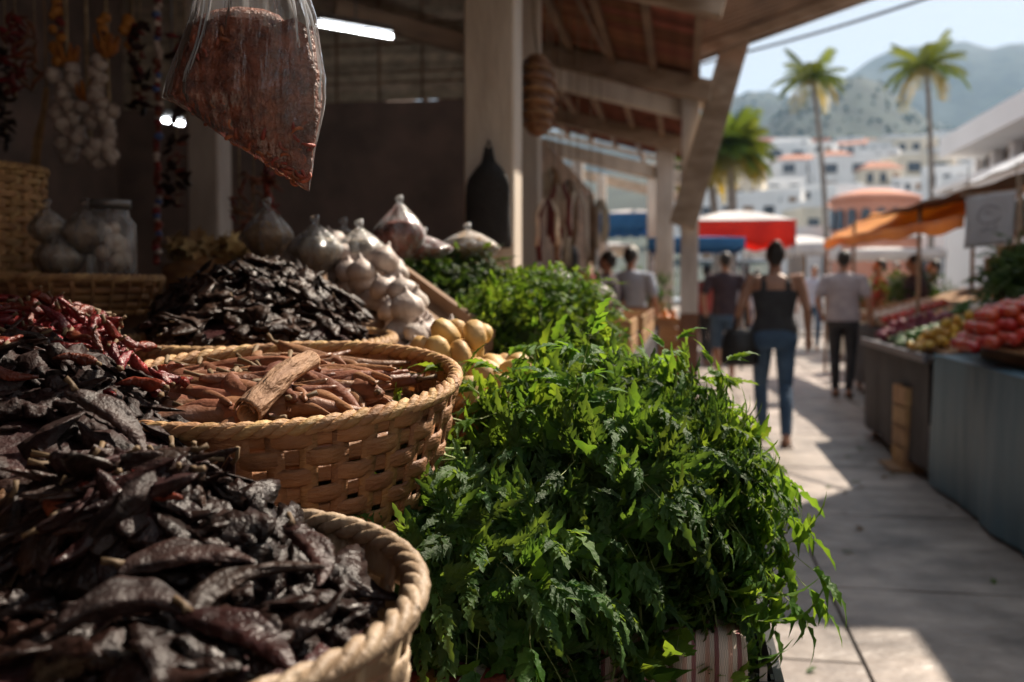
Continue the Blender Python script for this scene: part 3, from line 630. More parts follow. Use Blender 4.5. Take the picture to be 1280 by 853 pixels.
# ------------------------------------------------------------------ baskets
def basket(name, label, c, R, H, taper=.75, nst=34, rows=9, mw=M_weave, mr=M_weave, rim=.013, tilt=0, tax=(1,0,0), group=None, cat='basket', band=None, rimturn=26):
    """c: centre of the rim"""
    q = Quaternion(Vector(tax), tilt); t = thing(name, label, cat, Vector(c)-q@Vector((0,0,H)), group); t.rotation_mode = 'QUATERNION'; t.rotation_quaternion = q
    rad = lambda z: R*(taper+(1-taper)*(z/H)**.8)
    hh = H/rows
    for k in range(rows):
        z0 = (k+.5)*hh; b = MB(); V = []; n = nst*4
        for (dz, dr) in ((-hh*.47,0),(-hh*.3,.003),(hh*.3,.003),(hh*.47,0),(hh*.3,-.002),(-hh*.3,-.002)):
            for j in range(n):
                a = 2*PI*j/n; w = .0042*math.cos(nst/2*a*1.0*2/2+PI*k) if True else 0
                rr = rad(z0+dz)+dr+w; V.append((rr*math.cos(a), rr*math.sin(a), z0+dz+.0012*math.sin(a*5+k)))
        F = [(i*n+j, i*n+(j+1)%n, ((i+1)%6)*n+(j+1)%n, ((i+1)%6)*n+j) for i in range(6) for j in range(n)]
        b.add(V, F); b.build('weaver', mw, t)
    sw = 2*PI*R*taper/nst*.42
    b = MB(); b.tube([(rad(z)+0.000,0,z) for z in np.linspace(0,H,6)], [(.0022,sw)]*6, 6); me = b.mesh('stake', mw)
    for j in range(nst): put('stake', me, t, TM((0,0,0), Quaternion((0,0,1), 2*PI*(j+.5)/nst)))
    # twisted rim of broad strands
    for s_ in range(3):
        pts = []; rr_ = []; n = rimturn*9
        for j in range(n+1):
            a = 2*PI*j/n; ph = rimturn*a+2*PI*s_/3
            pts.append(((R+rim*.62*math.cos(ph))*math.cos(a), (R+rim*.62*math.cos(ph))*math.sin(a), H+rim*.3+rim*.62*math.sin(ph)))
        b = MB(); b.tube(pts, rim*.72, 6, cap=False); b.build('rim_strand', mr, t)
    b = MB(); b.lathe([(.001,.002),(R*taper*.98,.002),(R*taper*.98,.008),(.001,.008)], 40); b.build('base', mw, t)
    t['_q'] = 0; del t['_q']
    return t, q

cF = P(200, 750, .85); tF = 0.09
basket('front_basket', 'large pale woven basket nearest the camera heaped with dark chillies', cF, .218, .19, .80, 30, 6, M_weavep, M_weavep, rim=.0095, tilt=tF, rimturn=17)
cC = P(343, 480, 1.36); tC = 0.135
basket('brown_basket', 'round straw basket full of brown curled pods behind the front basket', cC, .247, .25, .74, 40, 10, M_weaved, M_weave, rim=.0085, tilt=tC, rimturn=26)
cR = P(322, 428, 1.95); 
basket('rear_basket', 'wide straw basket of dark chillies behind the basket of brown pods', cR, .262, .20, .8, 34, 8, M_weave, M_weave, rim=.010, tilt=.03)
cL = P(-15, 560, 1.12)
basket('side_basket', 'wide basket of dark and red chillies at the left edge of the table', cL+Vector((0,0,-.02)), .23, .20, .8, 30, 7, M_weaved, M_weaved, rim=.011)

# ------------------------------------------------------------------ dried chillies
def pod_mesh(name, L_, Wd, bend, wr, seed, m_, na=12, ns=20, flat=.55, stem=True, bulge=.35):
    w1, w2 = Wob(seed, 8, 1.0), Wob(seed+50, 10, 1.0); b = MB(); V = []
    for i in range(ns+1):
        t = i/ns; r = Wd*(math.sin(PI*min(1,max(.0,t*.94+.05)))**.65)*(1-.45*t)*(1+bulge*math.exp(-((t-.25)/.2)**2))*.8+.0012
        ang = bend*(t-.5); cx = L_*(t-.5); cyy = -bend*L_*.5*((t-.5)**2)*2
        for j in range(na):
            a = 2*PI*j/na; n = w1(math.cos(a)*4, math.sin(a)*4, t*5)*wr + w2(math.cos(a)*9, math.sin(a)*9, t*16)*wr*1.0 + wr*.30*(abs(math.sin(2.5*a+2.2*w1(t*6,seed)))-.6)
            rr = r*(1+n*1.5); V.append((cx+.003*w1(a,t*9), cyy+rr*math.cos(a), rr*flat*math.sin(a)+.004*w2(t*7,1)))
    F = [(i*na+j, (i+1)*na+j, (i+1)*na+(j+1)%na, i*na+(j+1)%na) for i in range(ns) for j in range(na)]
    F += [tuple(range(na)), tuple(reversed([ns*na+j for j in range(na)]))]
    b.add(V, F, 0)
    if stem: b.tube([(-L_*.47,-bend*L_*.22,0),(-L_*.54,-bend*L_*.22+.002,.002),(-L_*.62,-bend*L_*.30+.005,.004)], [.0042,.0022,.003], 5, mi=1)
    return b.mesh(name, [m_, M_stem])
pods_d = [pod_mesh('dark_chilli', U(.075,.135), U(.011,.021), U(-1.3,1.3), U(.26,.44), 10+i, M_chd, 20, 34, U(.35,.65), stem=i%3==0) for i in range(12)]
PADJ = ['stalked','slender','crumpled','curved','short','broad','twisted','flat','long','wrinkled','bent','pinched']
pods_dl = [pod_mesh('dark_chilli', U(.045,.085), U(.013,.021), U(-1.6,1.6), U(.5,.75), 60+i, M_chd, 10, 14, U(.35,.6), stem=False) for i in range(6)]
pods_r = [pod_mesh('red_chilli', U(.035,.055), U(.006,.010), U(-.8,.8), .22, 30+i, M_chr, 10, 14, .8) for i in range(4)]
pods_b = [pod_mesh('brown_pod', L_, w, bd, .13, 40+i, M_chb, 16, 30, .85, bulge=.15) for i, (L_, w, bd) in enumerate(((.15,.017,1.0),(.17,.015,-.9),(.13,.019,1.3),(.18,.016,.7),(.12,.016,-1.4),(.10,.019,.8)))]

def heap_h(x, y, heaps):
    z = -9
    for (cx_, cy_, rx, ry, z0, zp, pw) in heaps:
        q = ((x-cx_)/rx)**2+((y-cy_)/ry)**2
        if q < 1: z = max(z, z0+(zp-z0)*(1-q)**pw)
    return z
def heap_n(x, y, heaps):
    e = .012; h0 = heap_h(x,y,heaps); hx = heap_h(x+e,y,heaps); hy = heap_h(x,y+e,heaps)
    if hx < 0: hx = h0-.01
    if hy < 0: hy = h0-.01
    return Vector((-(hx-h0)/e, -(hy-h0)/e, 1)).normalized()
def heap_pt(heaps, rmax=.97):
    while True:
        hh = random.choice(heaps); a = U(0,2*PI); r = math.sqrt(U(0,1))*rmax; x = hh[0]+hh[2]*r*math.cos(a); y = hh[1]+hh[3]*r*math.sin(a)
        z = heap_h(x,y,heaps)
        if z > 0: return x, y, z
def heap_core(name, heaps, m_, label, cat, dz=-.02, n=46, amp=.006):
    x0 = min(h[0]-h[2] for h in heaps); x1 = max(h[0]+h[2] for h in heaps); y0 = min(h[1]-h[3] for h in heaps); y1 = max(h[1]+h[3] for h in heaps)
    w = Wob(int(abs(x0)*1000)+3, 12, 60); z_low = min(h[4] for h in heaps)-.03
    b = MB(); b.grid(lambda u,v: (x0+(x1-x0)*u, y0+(y1-y0)*v, max(z_low, heap_h(x0+(x1-x0)*u, y0+(y1-y0)*v, heaps)+dz+amp*w(u*(x1-x0),v*(y1-y0)))), n, n)
    V_ = b.v[0]; ok = [heap_h(p[0],p[1],heaps) > 0 and any(((p[0]-h[0])/h[2])**2+((p[1]-h[1])/h[3])**2 < .86 for h in heaps) for p in V_]
    b.f = [q for q in b.f if all(ok[i] for i in q)]; b.m = [0]*len(b.f)
    o = b.build(name, m_); return tag(o, label, cat, kind='stuff')
def lay(me, x, y, z, n, lift=0, s=1, tilt=.35, head=None, name='dark_chilli'):
    n = (n+Vector((U(-tilt,tilt),U(-tilt,tilt),0))).normalized()
    h = U(0,2*PI) if head is None else head; d = Vector((math.cos(h),math.sin(h),0)); d = (d-n*d.dot(n)).normalized(); yv = n.cross(d)
    q = basis(d, yv, n) @ Quaternion((1,0,0), U(-.5,.5))
    return put(name, me, None, TM(Vector((x,y,z))+n*lift, q, s))

def joined_pods(heaps, meshes, n, name, label, mats, lift=(-.03,0), s=(.8,1.15)):
    datas = []
    for me in meshes:
        v = np.empty(len(me.vertices)*3); me.vertices.foreach_get('co', v); datas.append((v.reshape(-1,3), [tuple(p.vertices) for p in me.polygons]))
    b = MB()
    for k in range(n):
        x, y, z = heap_pt(heaps, .87); nn = heap_n(x,y,heaps); nn = (nn+Vector((U(-.5,.5),U(-.5,.5),0))).normalized()
        d = Vector((U(-1,1),U(-1,1),U(-.2,.2))); d = (d-nn*d.dot(nn)).normalized(); R = np.array(basis(d, nn.cross(d), nn).to_matrix()); v, f = random.choice(datas)
        b.add((v*U(*s)) @ R.T + np.array([x,y,z+U(*lift)]), f)
    return tag(b.build(name, mats), label, 'chillies', kind='stuff')

lF = [(cF.x, cF.y, .195, .195, cF.z-.018, cF.z+.018, .45), (cF.x-.05, cF.y+.09, .19, .15, cF.z-.03, cF.z+.088, .8)]
lL = [(cL.x, cL.y, .28, .26, cL.z-.05, cL.z+.075, .7), (cL.x-.04, cL.y+.12, .23, .22, cL.z, cL.z+.10, .8)]
lR = [(cR.x, cR.y, .245, .235, cR.z-.02, cR.z+.07, .7), (cR.x-.05, cR.y+.11, .24, .2, cR.z, cR.z+.145, .8)]
heap_core('chilli_mass', lF, M_chd, 'dark dried chillies packed deep in the front basket', 'chillies')
heap_core('chilli_mass', lL, M_chd, 'dark dried chillies packed deep in the basket at the left edge', 'chillies')
heap_core('chilli_mass', lR, M_chd, 'dark dried chillies packed deep in the rear straw basket', 'chillies')
joined_pods(lF, pods_dl, 260, 'small_chillies', 'broken small dark chillies filling the front basket', [M_chd])
joined_pods(lL, pods_dl, 260, 'small_chillies', 'broken small dark chillies filling the basket at the left edge', [M_chd])
joined_pods(lR, pods_dl, 330, 'small_chillies', 'curled small dark chillies heaped in the rear straw basket', [M_chd], lift=(-.02,.02))
PHL = {}
def scatter(heaps, meshes, n, name, label, cat, group, lift=(.0,.012), s=(.85,1.2), tilt=.35, rmax=.88):
    k = 0
    while k < n:
        x, y, z = heap_pt(heaps, rmax); o = lay(random.choice(meshes), x, y, z, heap_n(x,y,heaps), U(*lift), U(*s), tilt, name=name); adj = PADJ[meshes.index(o.data)]+' '
        bc, br_, bz = {'f':(cF,.218,cF.z),'l':(cL,.225,cL.z)}.get('f' if heaps is lF else 'l' if heaps is lL else '', (None,0,0))
        if bc is not None:
            hl = PHL.setdefault(o.data.name, max(abs(v.co.x) for v in o.data.vertices)); tips = [o.matrix_local @ Vector((s__*hl,0,0)) for s__ in (-1,1)]
            if any(math.hypot(t_.x-bc.x, t_.y-bc.y) > br_-.016 and (t_.z < bz+.03 or t_.x > bc.x) for t_ in tips) and (x > bc.x-.02 or y < bc.y): bpy.data.objects.remove(o); continue
        k += 1; tag(o, adj+label+' '+region((x,y,0),(heaps[0][0],heaps[0][1],0),heaps[0][2])+' '+heading(o.matrix_local.to_quaternion()), cat, group)
scatter(lF, pods_d, 150, 'dark_chilli', 'dark dried chilli in the front basket', 'chilli', 'dark chillies in the front basket', tilt=.6, lift=(0,.018))
scatter(lL, pods_d, 105, 'dark_chilli', 'dark dried chilli in the left edge basket', 'chilli', 'dark chillies at the left edge', tilt=.5)
scatter(lR, pods_d, 70, 'dark_chilli', 'dark dried chilli in the rear basket', 'chilli', 'dark chillies in the rear basket', s=(.4,.65), tilt=.9, lift=(0,.025))
lRed = [(P(30,420,1.5).x, P(30,420,1.5).y, .19, .13, 1.12, 1.215, .7)]
scatter(lRed, pods_r, 110, 'red_chilli', 'small red chilli on the left heap', 'chilli', 'small red chillies on the left heap', tilt=.9, lift=(0,.03), s=(.8,1.3))
scatter(lL[1:], pods_r, 45, 'red_chilli', 'red chilli among dark ones at the left', 'chilli', 'small red chillies among the dark ones at the left', tilt=.9, lift=(.005,.03), s=(.9,1.3))
joined_pods(lRed, pods_r, 120, 'red_chillies_below', 'small red dried chillies packed under the bright red ones', [M_chr, M_stem], lift=(-.03,0))
scatter(lF, pods_r, 16, 'red_chilli', 'small red chilli in the front basket', 'chilli', 'small red chillies in the front basket', lift=(.008,.02))
# hero chillies seen catching the light
for (px,py,d,hx,s_,lab) in ((285,722,.80,1.15,1.25,'broad wrinkled dark chilli shining beside the basket edge'),(318,790,.74,-.35,1.2,'flat dark chilli with a shiny back lying nearest the front rim'),(235,690,.84,.45,1.2,'long curved dark chilli left of the broad shining one'),
                         (150,520,1.02,-.9,1.15,'long dark chilli standing up against the basket of brown pods'),(180,745,.76,.3,1.2,'long dark chilli low in the middle of the front basket'),(400,690,.86,-.9,1.0,'dark chilli leaning on the far rim of the front basket')):
    p = P(px,py,d); me = pods_d[(px//7)%12]; n = Vector((.25,-.35,1)).normalized() if py > 600 else Vector((.5,-.3,.6)).normalized()
    dv = Vector((math.cos(hx), math.sin(hx), 0)) if py > 600 else Vector((.75,.0,-.62)); dv = (dv-n*dv.dot(n)).normalized()
    tag(put('dark_chilli', me, None, TM(p, basis(dv, n.cross(dv), n), s_)), lab, 'chilli')

# brown pods in their basket
qC = Quaternion((1,0,0), tC)
def inC(x, y, z): return cC + qC @ Vector((x,y,z))
lC = [(0,0,.232,.232,-.06,-.03,.5)]
b = MB(); b.lathe([(.001,-.03),(.12,-.035),(.222,-.055)], 40); o = b.build('pod_litter', M_chb); o.location = cC; o.rotation_mode='QUATERNION'; o.rotation_quaternion = qC
tag(o, 'broken brown pods and bark at the bottom of the pod basket', 'pods', kind='stuff')
for k in range(120):
    a = U(0,2*PI); r = math.sqrt(U(0,1))*.165; h = U(-.55,.35) if random.random()<.75 else U(0,PI)
    lvl = -.030+U(0,.032)+.012*(1-(r/.2)**2)
    x, y = r*math.cos(a), r*math.sin(a); n = Vector((U(-.18,.18),U(-.18,.18),1)).normalized(); d = Vector((math.cos(h),math.sin(h),U(-.05,.1))); d = (d-n*d.dot(n)).normalized()
    me = random.choice(pods_b)
    for _ in range(6):
        if max(math.hypot(x+s__*.115*d.x, y+s__*.115*d.y) for s__ in (-1,1)) > .212: x *= .75; y *= .75
    qp = qC @ basis(d, n.cross(d), n)
    tag(put('brown_pod', me, None, TM(inC(x,y,lvl), qp, U(1.0,1.4))), ['slim ','thin ','plump ','long ','curled ','stubby '][pods_b.index(me)]+'leathery brown pod in the straw basket '+region((x,y,0),(0,0,0),.2)+' '+heading(qp), 'dried pod', 'brown pods in the straw basket')
# cinnamon rolls
def roll_mesh(L_, r, seed):
    w = Wob(seed, 8, 1.0); b = MB(); ns, na = 30, 40; V = []
    for i in range(ns+1):
        t = i/ns; x = L_*(t-.5)
        for j in range(na+1):
            u = j/na; a = u*2*PI*1.45+.2*math.sin(t*4); rr = r*(1.0-.50*u)*(1+.16*w(t*6,a*1.5)+.10*w(t*22,a*5))*(1.15-.3*t)
            V.append((x+(.004*w(a,seed) if i in (0,ns) else 0), rr*math.cos(a)+.004*w(t*4,9), rr*math.sin(a)+.010*math.sin(t*3)))
    m1 = na+1; b.add(V, [(i*m1+j, (i+1)*m1+j, (i+1)*m1+j+1, i*m1+j+1) for i in range(ns) for j in range(na)])
    return b
p0, p1 = P(312,517,1.17), P(388,452,1.30); dv = (p1-p0); n = Vector((.1,-.4,1)); n = (n-dv.normalized()*n.dot(dv.normalized())).normalized(); dn = dv.normalized()
bb = roll_mesh(dv.length*1.04, .0150, 3); o = bb.build('cinnamon_stick', M_bark, solid=.0022); o.rotation_mode='QUATERNION'; o.rotation_quaternion = basis(dn, n.cross(dn), n); o.location = (p0+p1)/2
tag(o, 'big rolled cinnamon bark stick leaning out over the brown pods', 'cinnamon stick')
for k,(a_,b_,r,lab) in enumerate((((-.17,-.03),(-.05,.03),.009,'left of the big one'),((-.12,.12),(.02,.15),.008,'at the far side of the basket'))):
    p0 = inC(*a_,-.005); p1 = inC(*b_,-.002); dv = (p1-p0); dn = dv.normalized(); n = (Vector((0,0,1))-dn*dn.z).normalized()
    o = roll_mesh(dv.length, r, 7+k).build('cinnamon_stick', M_bark, solid=.0018); o.rotation_mode='QUATERNION'; o.rotation_quaternion = basis(dn, n.cross(dn), n); o.location = (p0+p1)/2
    tag(o, 'thin rolled cinnamon stick '+lab, 'cinnamon stick')

# ------------------------------------------------------------------ herbs
def leaflet(b, p, d, up, L_, w, ser=.3, n=5, seed=0, mi=0, curl=.25, fold=.25):
    d = d.normalized(); s = d.cross(up).normalized(); up = s.cross(d); V = []; F = []
    for i in range(n+1):
        t = i/n; prof = 2.15*(t+.04)**.65*(1.02-t)**.95; prof *= (1+ser*(1 if i%2 else -1)) if 0<i<n else 1
        hw = w*prof if i < n else w*.03
        c = p+d*(L_*t)-up*(curl*L_*t*t); V += [c-s*hw+up*(fold*hw), c, c+s*hw+up*(fold*hw)]
        if i: k = 3*i; F += [(k-3,k-2,k+1,k),(k-2,k-1,k+2,k+1)]
    b.add([tuple(v) for v in V], F, mi)
def frondlet(b, p, d, up, L_, npair, ll, r, ser=.35, n=5, lw=.3):
    """a pinnate leaf: rachis with toothed leaflets"""
    d = d.normalized(); s = d.cross(up).normalized(); up = s.cross(d)
    pt = lambda t: p+d*(L_*t)-up*(.28*L_*t*t)
    b.tube([pt(t) for t in (0,.5,1)], [.0011,.0008,.0004], 3, mi=1, cap=False)
    for i in range(npair):
        t = .25+.68*i/npair; q = pt(t); l = ll*(1.1-.55*t)*r.uniform(.85,1.15)
        for sg in (-1,1):
            leaflet(b, q, d*r.uniform(.7,1.0)+s*sg*r.uniform(.45,.8)-up*.4*r.random(), up+s*sg*r.uniform(-.6,.6), l, l*lw*r.uniform(.8,1.25), ser*r.uniform(.5,1.3), n, curl=r.uniform(.05,.85), fold=r.uniform(.1,.6))
    leaflet(b, pt(.95), d-up*.3, up, ll*1.1, ll*lw, ser, n+1, curl=r.uniform(.2,.8))
def sprig_mesh(kind, seed, m_):
    r = random.Random(seed); b = MB(); S = {'fine':(.18,5,.115,8,.036),'broad':(.18,5,.095,3,.058),'small':(.13,5,.05,4,.020)}[kind]
    L_, nf, fl, npair, ll = S; L_ *= r.uniform(.85,1.15)
    def pt(t): return Vector((.012*math.sin(seed+3*t), .045*t*t*(L_/.15)*1.2, L_*t))
    b.tube([pt(t) for t in (0,.35,.7,1)], [.0022,.0018,.0012,.0006], 4, mi=1, cap=False)
    for i in range(nf):
        t = .22+.72*i/nf; a = i*2.4+seed; d = Vector((math.cos(a), math.sin(a)*.8+.15, .75)); up = Vector((-math.cos(a)*.8,-math.sin(a)*.8,1)) 
        frondlet(b, pt(t), d, up, fl*(1.15-.4*t)*r.uniform(.8,1.1), npair, ll, r, lw={'fine':.19,'broad':.27,'small':.34}[kind], n={'fine':5,'broad':7,'small':4}[kind], ser={'fine':.28,'broad':.25,'small':.3}[kind])
    frondlet(b, pt(1), Vector((0,.3,1)), Vector((0,-1,.3)), fl*.8, npair, ll, r, n=5 if kind!='small' else 4, lw=.24)
    return b.mesh('sprig', [m_, M_stalk])
SP = {('fine',0):[sprig_mesh('fine',i,M_herb) for i in range(8)], ('broad',0):[sprig_mesh('broad',20+i,M_herb2) for i in range(5)],
      ('small',0):[sprig_mesh('small',40+i,M_herb2) for i in range(5)], ('small',1):[sprig_mesh('small',50+i,M_herb3) for i in range(4)]}
def aim(p, d, s=1.0, spin=None):
    d = d.normalized(); g = Vector((0,0,-1)); y = g-d*g.dot(d)
    if y.length < .15: y = Vector((.3,-1,0)); y = y-d*y.dot(d)
    y.normalize(); x = y.cross(d); q = basis(x, y, d) @ Quaternion((0,0,1), U(-.7,.7) if spin is None else spin)
    return TM(p, q, s)
def herb_pile(center, rad, n, nb, kinds, label, group, fl=(.5,.8), zmin=-.25, seed=1, mcore=M_core, bias=None, s=(.8,1.15), cat='herbs', name='herb_bunch', cut=None, corelabel='dark packed stems inside the pile'):
    random.seed(seed); C0 = Vector(center); RR = Vector(rad)
    w = Wob(seed, 8, 9); 
    def surf(d):
        k = 1/math.sqrt((d.x/RR.x)**2+(d.y/RR.y)**2+(d.z/RR.z)**2); return d*k*(1+.10*w(d.x,d.y,d.z))
    pts = []; k = 0
    while len(pts) < n and k < n*40:
        k += 1; d = Vector((random.gauss(0,1),random.gauss(0,1),random.gauss(0,1))).normalized()
        if d.z < zmin: continue
        if d.y > .35 and random.random() < .75: continue
        q = surf(d); 
        if cut and cut(C0+q): continue
        pts.append((q, d))
    seeds = [pts[i] for i in range(0, len(pts), max(1, len(pts)//nb))][:nb]
    bunches = []; used = set()
    for q in seeds:
        w_ = region(q[0], (0,0,0), max(RR.x,RR.y)); lv = 'high up' if q[0].z > .45*RR.z else ('half way up' if q[0].z > 0 else 'low down'); L_ = label+(', '+lv+' '+w_ if nb > 1 else '')
        while L_ in used: L_ = L_.replace(label+', ', label+', second one ') if 'second' not in L_ else L_.replace('second','third') if 'third' not in L_ else L_+' edge'
        used.add(L_); bunches.append(thing(name, L_, cat, C0+q[0]*.45, group))
    for (q, d) in pts:
        bi = min(range(len(seeds)), key=lambda i: (seeds[i][0]-q).length)
        nrm = Vector((q.x/RR.x**2, q.y/RR.y**2, q.z/RR.z**2)).normalized()
        dn = Vector((0,0,-1)); tg = dn-nrm*dn.dot(nrm)
        if tg.length < .3: tg = Vector((q.x, q.y, 0))+Vector((U(-.05,.05),U(-.05,.05),0))
        tg.normalize(); dd = nrm*U(*fl)+tg*U(.5,.95)+Vector((U(-.35,.35),U(-.35,.35),U(-.15,.2)))+(bias if bias is not None else Vector((0,0,0)))
        p = C0+q*U(.74,.93); knd = random.choices(list(kinds), weights=list(kinds.values()))[0]; Mx = aim(p, dd, U(*s))
        Mx = Matrix.Translation(-bunches[bi].location) @ Mx
        put('sprig', random.choice(SP[knd]), bunches[bi], Mx)
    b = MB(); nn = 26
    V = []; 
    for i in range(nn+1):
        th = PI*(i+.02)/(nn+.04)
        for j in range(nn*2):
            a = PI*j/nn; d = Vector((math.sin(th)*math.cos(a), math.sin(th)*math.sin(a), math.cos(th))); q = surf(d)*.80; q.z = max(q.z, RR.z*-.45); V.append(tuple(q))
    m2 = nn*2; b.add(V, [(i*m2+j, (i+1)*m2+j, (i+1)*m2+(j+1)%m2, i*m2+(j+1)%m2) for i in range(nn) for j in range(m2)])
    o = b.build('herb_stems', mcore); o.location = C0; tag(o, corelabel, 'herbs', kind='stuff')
    return bunches
# the big pile in front, several overlapping mounds
g1 = 'bunches of leafy herbs on the near table'
lab1 = 'leafy green herb bunch in the big pile nearest the aisle'
herb_pile(P(756,614,1.60), (.175,.23,.15), 540, 12, {('fine',0):5,('broad',0):1}, 'leafy herb bunch, right near pile', g1, seed=11, zmin=-.45, s=(.5,.8), bias=CR*.32-CU*.22-CF*.1, corelabel='packed stems inside the right half of the near herb pile')
herb_pile(P(590,700,1.45), (.165,.19,.085), 320, 8, {('fine',0):5,('broad',0):.6}, 'leafy herb bunch, left near pile', g1, seed=12, zmin=-.3, s=(.5,.8), bias=CR*.12-CU*.22-CF*.2, corelabel='packed stems inside the left half of the near herb pile')
# hanging sprays over the front and the right side
t1 = thing('herb_bunch', 'herb bunch with broad toothed leaves spilling off the pile towards the aisle', 'herbs', P(900,640,1.5), g1)
random.seed(5)
for (px,py,d,vx,vz,s_,k) in ((925,628,1.46,.9,-.2,.75,0),(925,660,1.44,.9,-.4,.8,1),(930,690,1.42,.6,-.8,.8,2),(905,700,1.4,.4,-.9,.9,3),(880,720,1.38,.2,-1,1.0,4),(890,610,1.5,.9,.0,.6,1),
                       (850,740,1.36,.1,-1,1.2,0),(830,700,1.38,.35,-.9,1.15,2),(760,680,1.36,.55,-.8,1.0,3),(700,680,1.34,.35,-1,.9,1),(620,670,1.34,.2,-1,.7,4),(900,750,1.4,.3,-1,.85,1),(940,640,1.48,1,-.35,.75,4),(800,760,1.34,.0,-1,1.1,3)):
    v = CR*vx + CU*vz - CF*.35; put('sprig', SP[('broad',0)][k], t1, Matrix.Translation(-t1.location) @ aim(P(px-42,py,d), v, s_, U(-.4,.4)))
for k in range(150):
    px = U(530,885); py = 595+U(0,60+90*max(0,(px-600)/330)); d = 1.36+U(-.03,.1); v = CR*U(-.3,.6)+CU*U(-1,-.5)-CF*U(.1,.6)
    put('sprig', random.choice(SP[('fine',0)]+SP[('broad',0)]), t1, Matrix.Translation(-t1.location) @ aim(P(px,py,d+.08), v, U(.5,.8)))
t2 = thing('herb_bunch', 'herb bunch with tall lit leaves standing up at the top of the near pile', 'herbs', P(740,500,1.5), g1)
for (px,py,d,vx,vz,s_) in ((722,530,1.42,.05,1,.62),(758,540,1.55,-.2,1,.4),(835,480,1.6,.3,.8,.4),(800,485,1.6,-.1,.9,.4),(700,520,1.5,-.5,.8,.5),(880,500,1.6,.5,.7,.45),(600,530,1.45,-.7,.3,.6),(560,570,1.4,-.9,.1,.6),(540,590,1.35,-1,.05,.6),(640,520,1.5,-.4,.6,.5)):
    v = CR*vx + CU*vz - CF*.15; put('sprig', SP[('broad',0)][int(px)%5], t2, Matrix.Translation(-t2.location) @ aim(P(px-(35 if px>740 else 12),py,d), v, s_))
# cut stalks at the left of the pile
st = thing('stalk_bundle', 'cut yellow green stalk ends poking out at the left of the herb pile', 'stalks', P(520,600,1.36))
for k in range(26):
    a_ = P(560+U(-20,30),585+U(-25,35),1.36+U(0,.05)); b_ = P(455+U(0,60),575+U(-25,40),1.30+U(0,.05)); b = MB(); b.tube([a_-st.location, (a_+b_)/2+Vector((0,0,U(-.004,.006)))-st.location, b_-st.location], [.0018,.0016,.0012], 5); b.build('stalk', M_stalk, st)
# middle and rear piles
herb_pile(P(672,432,2.45), (.175,.2,.165), 360, 6, {('small',0):5}, 'bright herb bunch, round middle pile', 'bunches of herbs in the round pile', seed=21, zmin=-.5, s=(.5,.8), corelabel='packed stems inside the round herb pile')
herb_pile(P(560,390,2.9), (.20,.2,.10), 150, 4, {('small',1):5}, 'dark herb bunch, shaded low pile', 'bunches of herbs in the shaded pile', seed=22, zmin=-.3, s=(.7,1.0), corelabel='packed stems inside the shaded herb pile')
random.seed(99)
# ------------------------------------------------------------------ fruit and vegetable shapes
def veg_mesh(name, prof, m_, n=14, wob=.03, stem=None, sx=1, sy=1):
    b = MB(); b.lathe(prof, n, 0, wob=wob, sx=sx, sy=sy)
    if stem: b.tube([(0,0,stem[0]),(.001,.002,stem[0]+stem[1])], [stem[2],stem[2]*.7], 6, mi=1)
    return b.mesh(name, [m_, M_stem if name != 'tomato' else M_stalk])
def rp(pts, s): return [(r*s, z*s) for r, z in pts]
garl = [veg_mesh('garlic', rp([(.15,-.6),(.6,-.62),(.95,-.3),(1,.05),(.8,.45),(.4,.72),(.18,.92),(.12,1.1),(.05,1.2)], .030), M_garlic, 14, .06) for i in range(1)]
onw = veg_mesh('white_onion', rp([(.1,-.85),(.55,-.75),(.95,-.25),(1,.1),(.75,.6),(.3,.88),(.1,1.15),(.05,1.3)], .038), M_onionw)
ony = veg_mesh('tan_onion', rp([(.1,-.85),(.55,-.75),(.95,-.25),(1,.1),(.75,.6),(.3,.88),(.1,1.15),(.05,1.3)], .038), M_oniony)
onr = veg_mesh('red_onion', rp([(.1,-.85),(.55,-.75),(.95,-.25),(1,.1),(.75,.6),(.3,.88),(.1,1.15),(.05,1.3)], .036), M_onionr)
pot = veg_mesh('yellow_potato', rp([(.1,-1.4),(.6,-1.2),(.95,-.6),(1,.1),(.9,.8),(.55,1.25),(.1,1.4)], .0205), M_potato, 14, .06)
tom = veg_mesh('tomato', rp([(.05,-.8),(.5,-.8),(.9,-.45),(1.02,0),(.9,.45),(.5,.75),(.15,.68)], .040), M_tomato, 14, .03, (.022,.012,.004))
man = veg_mesh('mango', rp([(.05,-1.25),(.45,-1.1),(.85,-.5),(.98,.1),(.85,.7),(.45,1.15),(.08,1.28)], .034), M_mango, 12, .03, (.042,.008,.003), sx=1, sy=.8)
lim = veg_mesh('lime', rp([(.05,-1.1),(.25,-1.0),(.7,-.7),(1,0),(.7,.7),(.25,1.0),(.05,1.12)], .026), M_lime, 12, .02)
ora = veg_mesh('orange', rp([(.05,-.96),(.5,-.85),(.92,-.4),(1,0),(.92,.4),(.5,.85),(.1,.93)], .038), M_orange, 12, .02)
cuc = veg_mesh('cucumber', rp([(.1,-4.2),(.6,-4.0),(.9,-2.6),(1,0),(.95,2.6),(.6,4.0),(.1,4.2)], .020), M_cuc, 10, .05)
def drop(me, name, p, label, cat, group, s=1.0, flat=False):
    q = Quaternion((U(-1,1),U(-1,1),U(-1,1)), U(0,PI)) if flat is False else (Quaternion((0,0,1),U(0,6.28)) @ Quaternion((1,0,0), U(-.6,.6)) if flat == 1 else Quaternion((0,0,1), flat+U(-.2,.2)) @ Quaternion((1,0,0), PI/2+U(-.12,.12)))
    return tag(put(name, me, None, TM(p, q, s*U(.85,1.15))), label, cat, group)
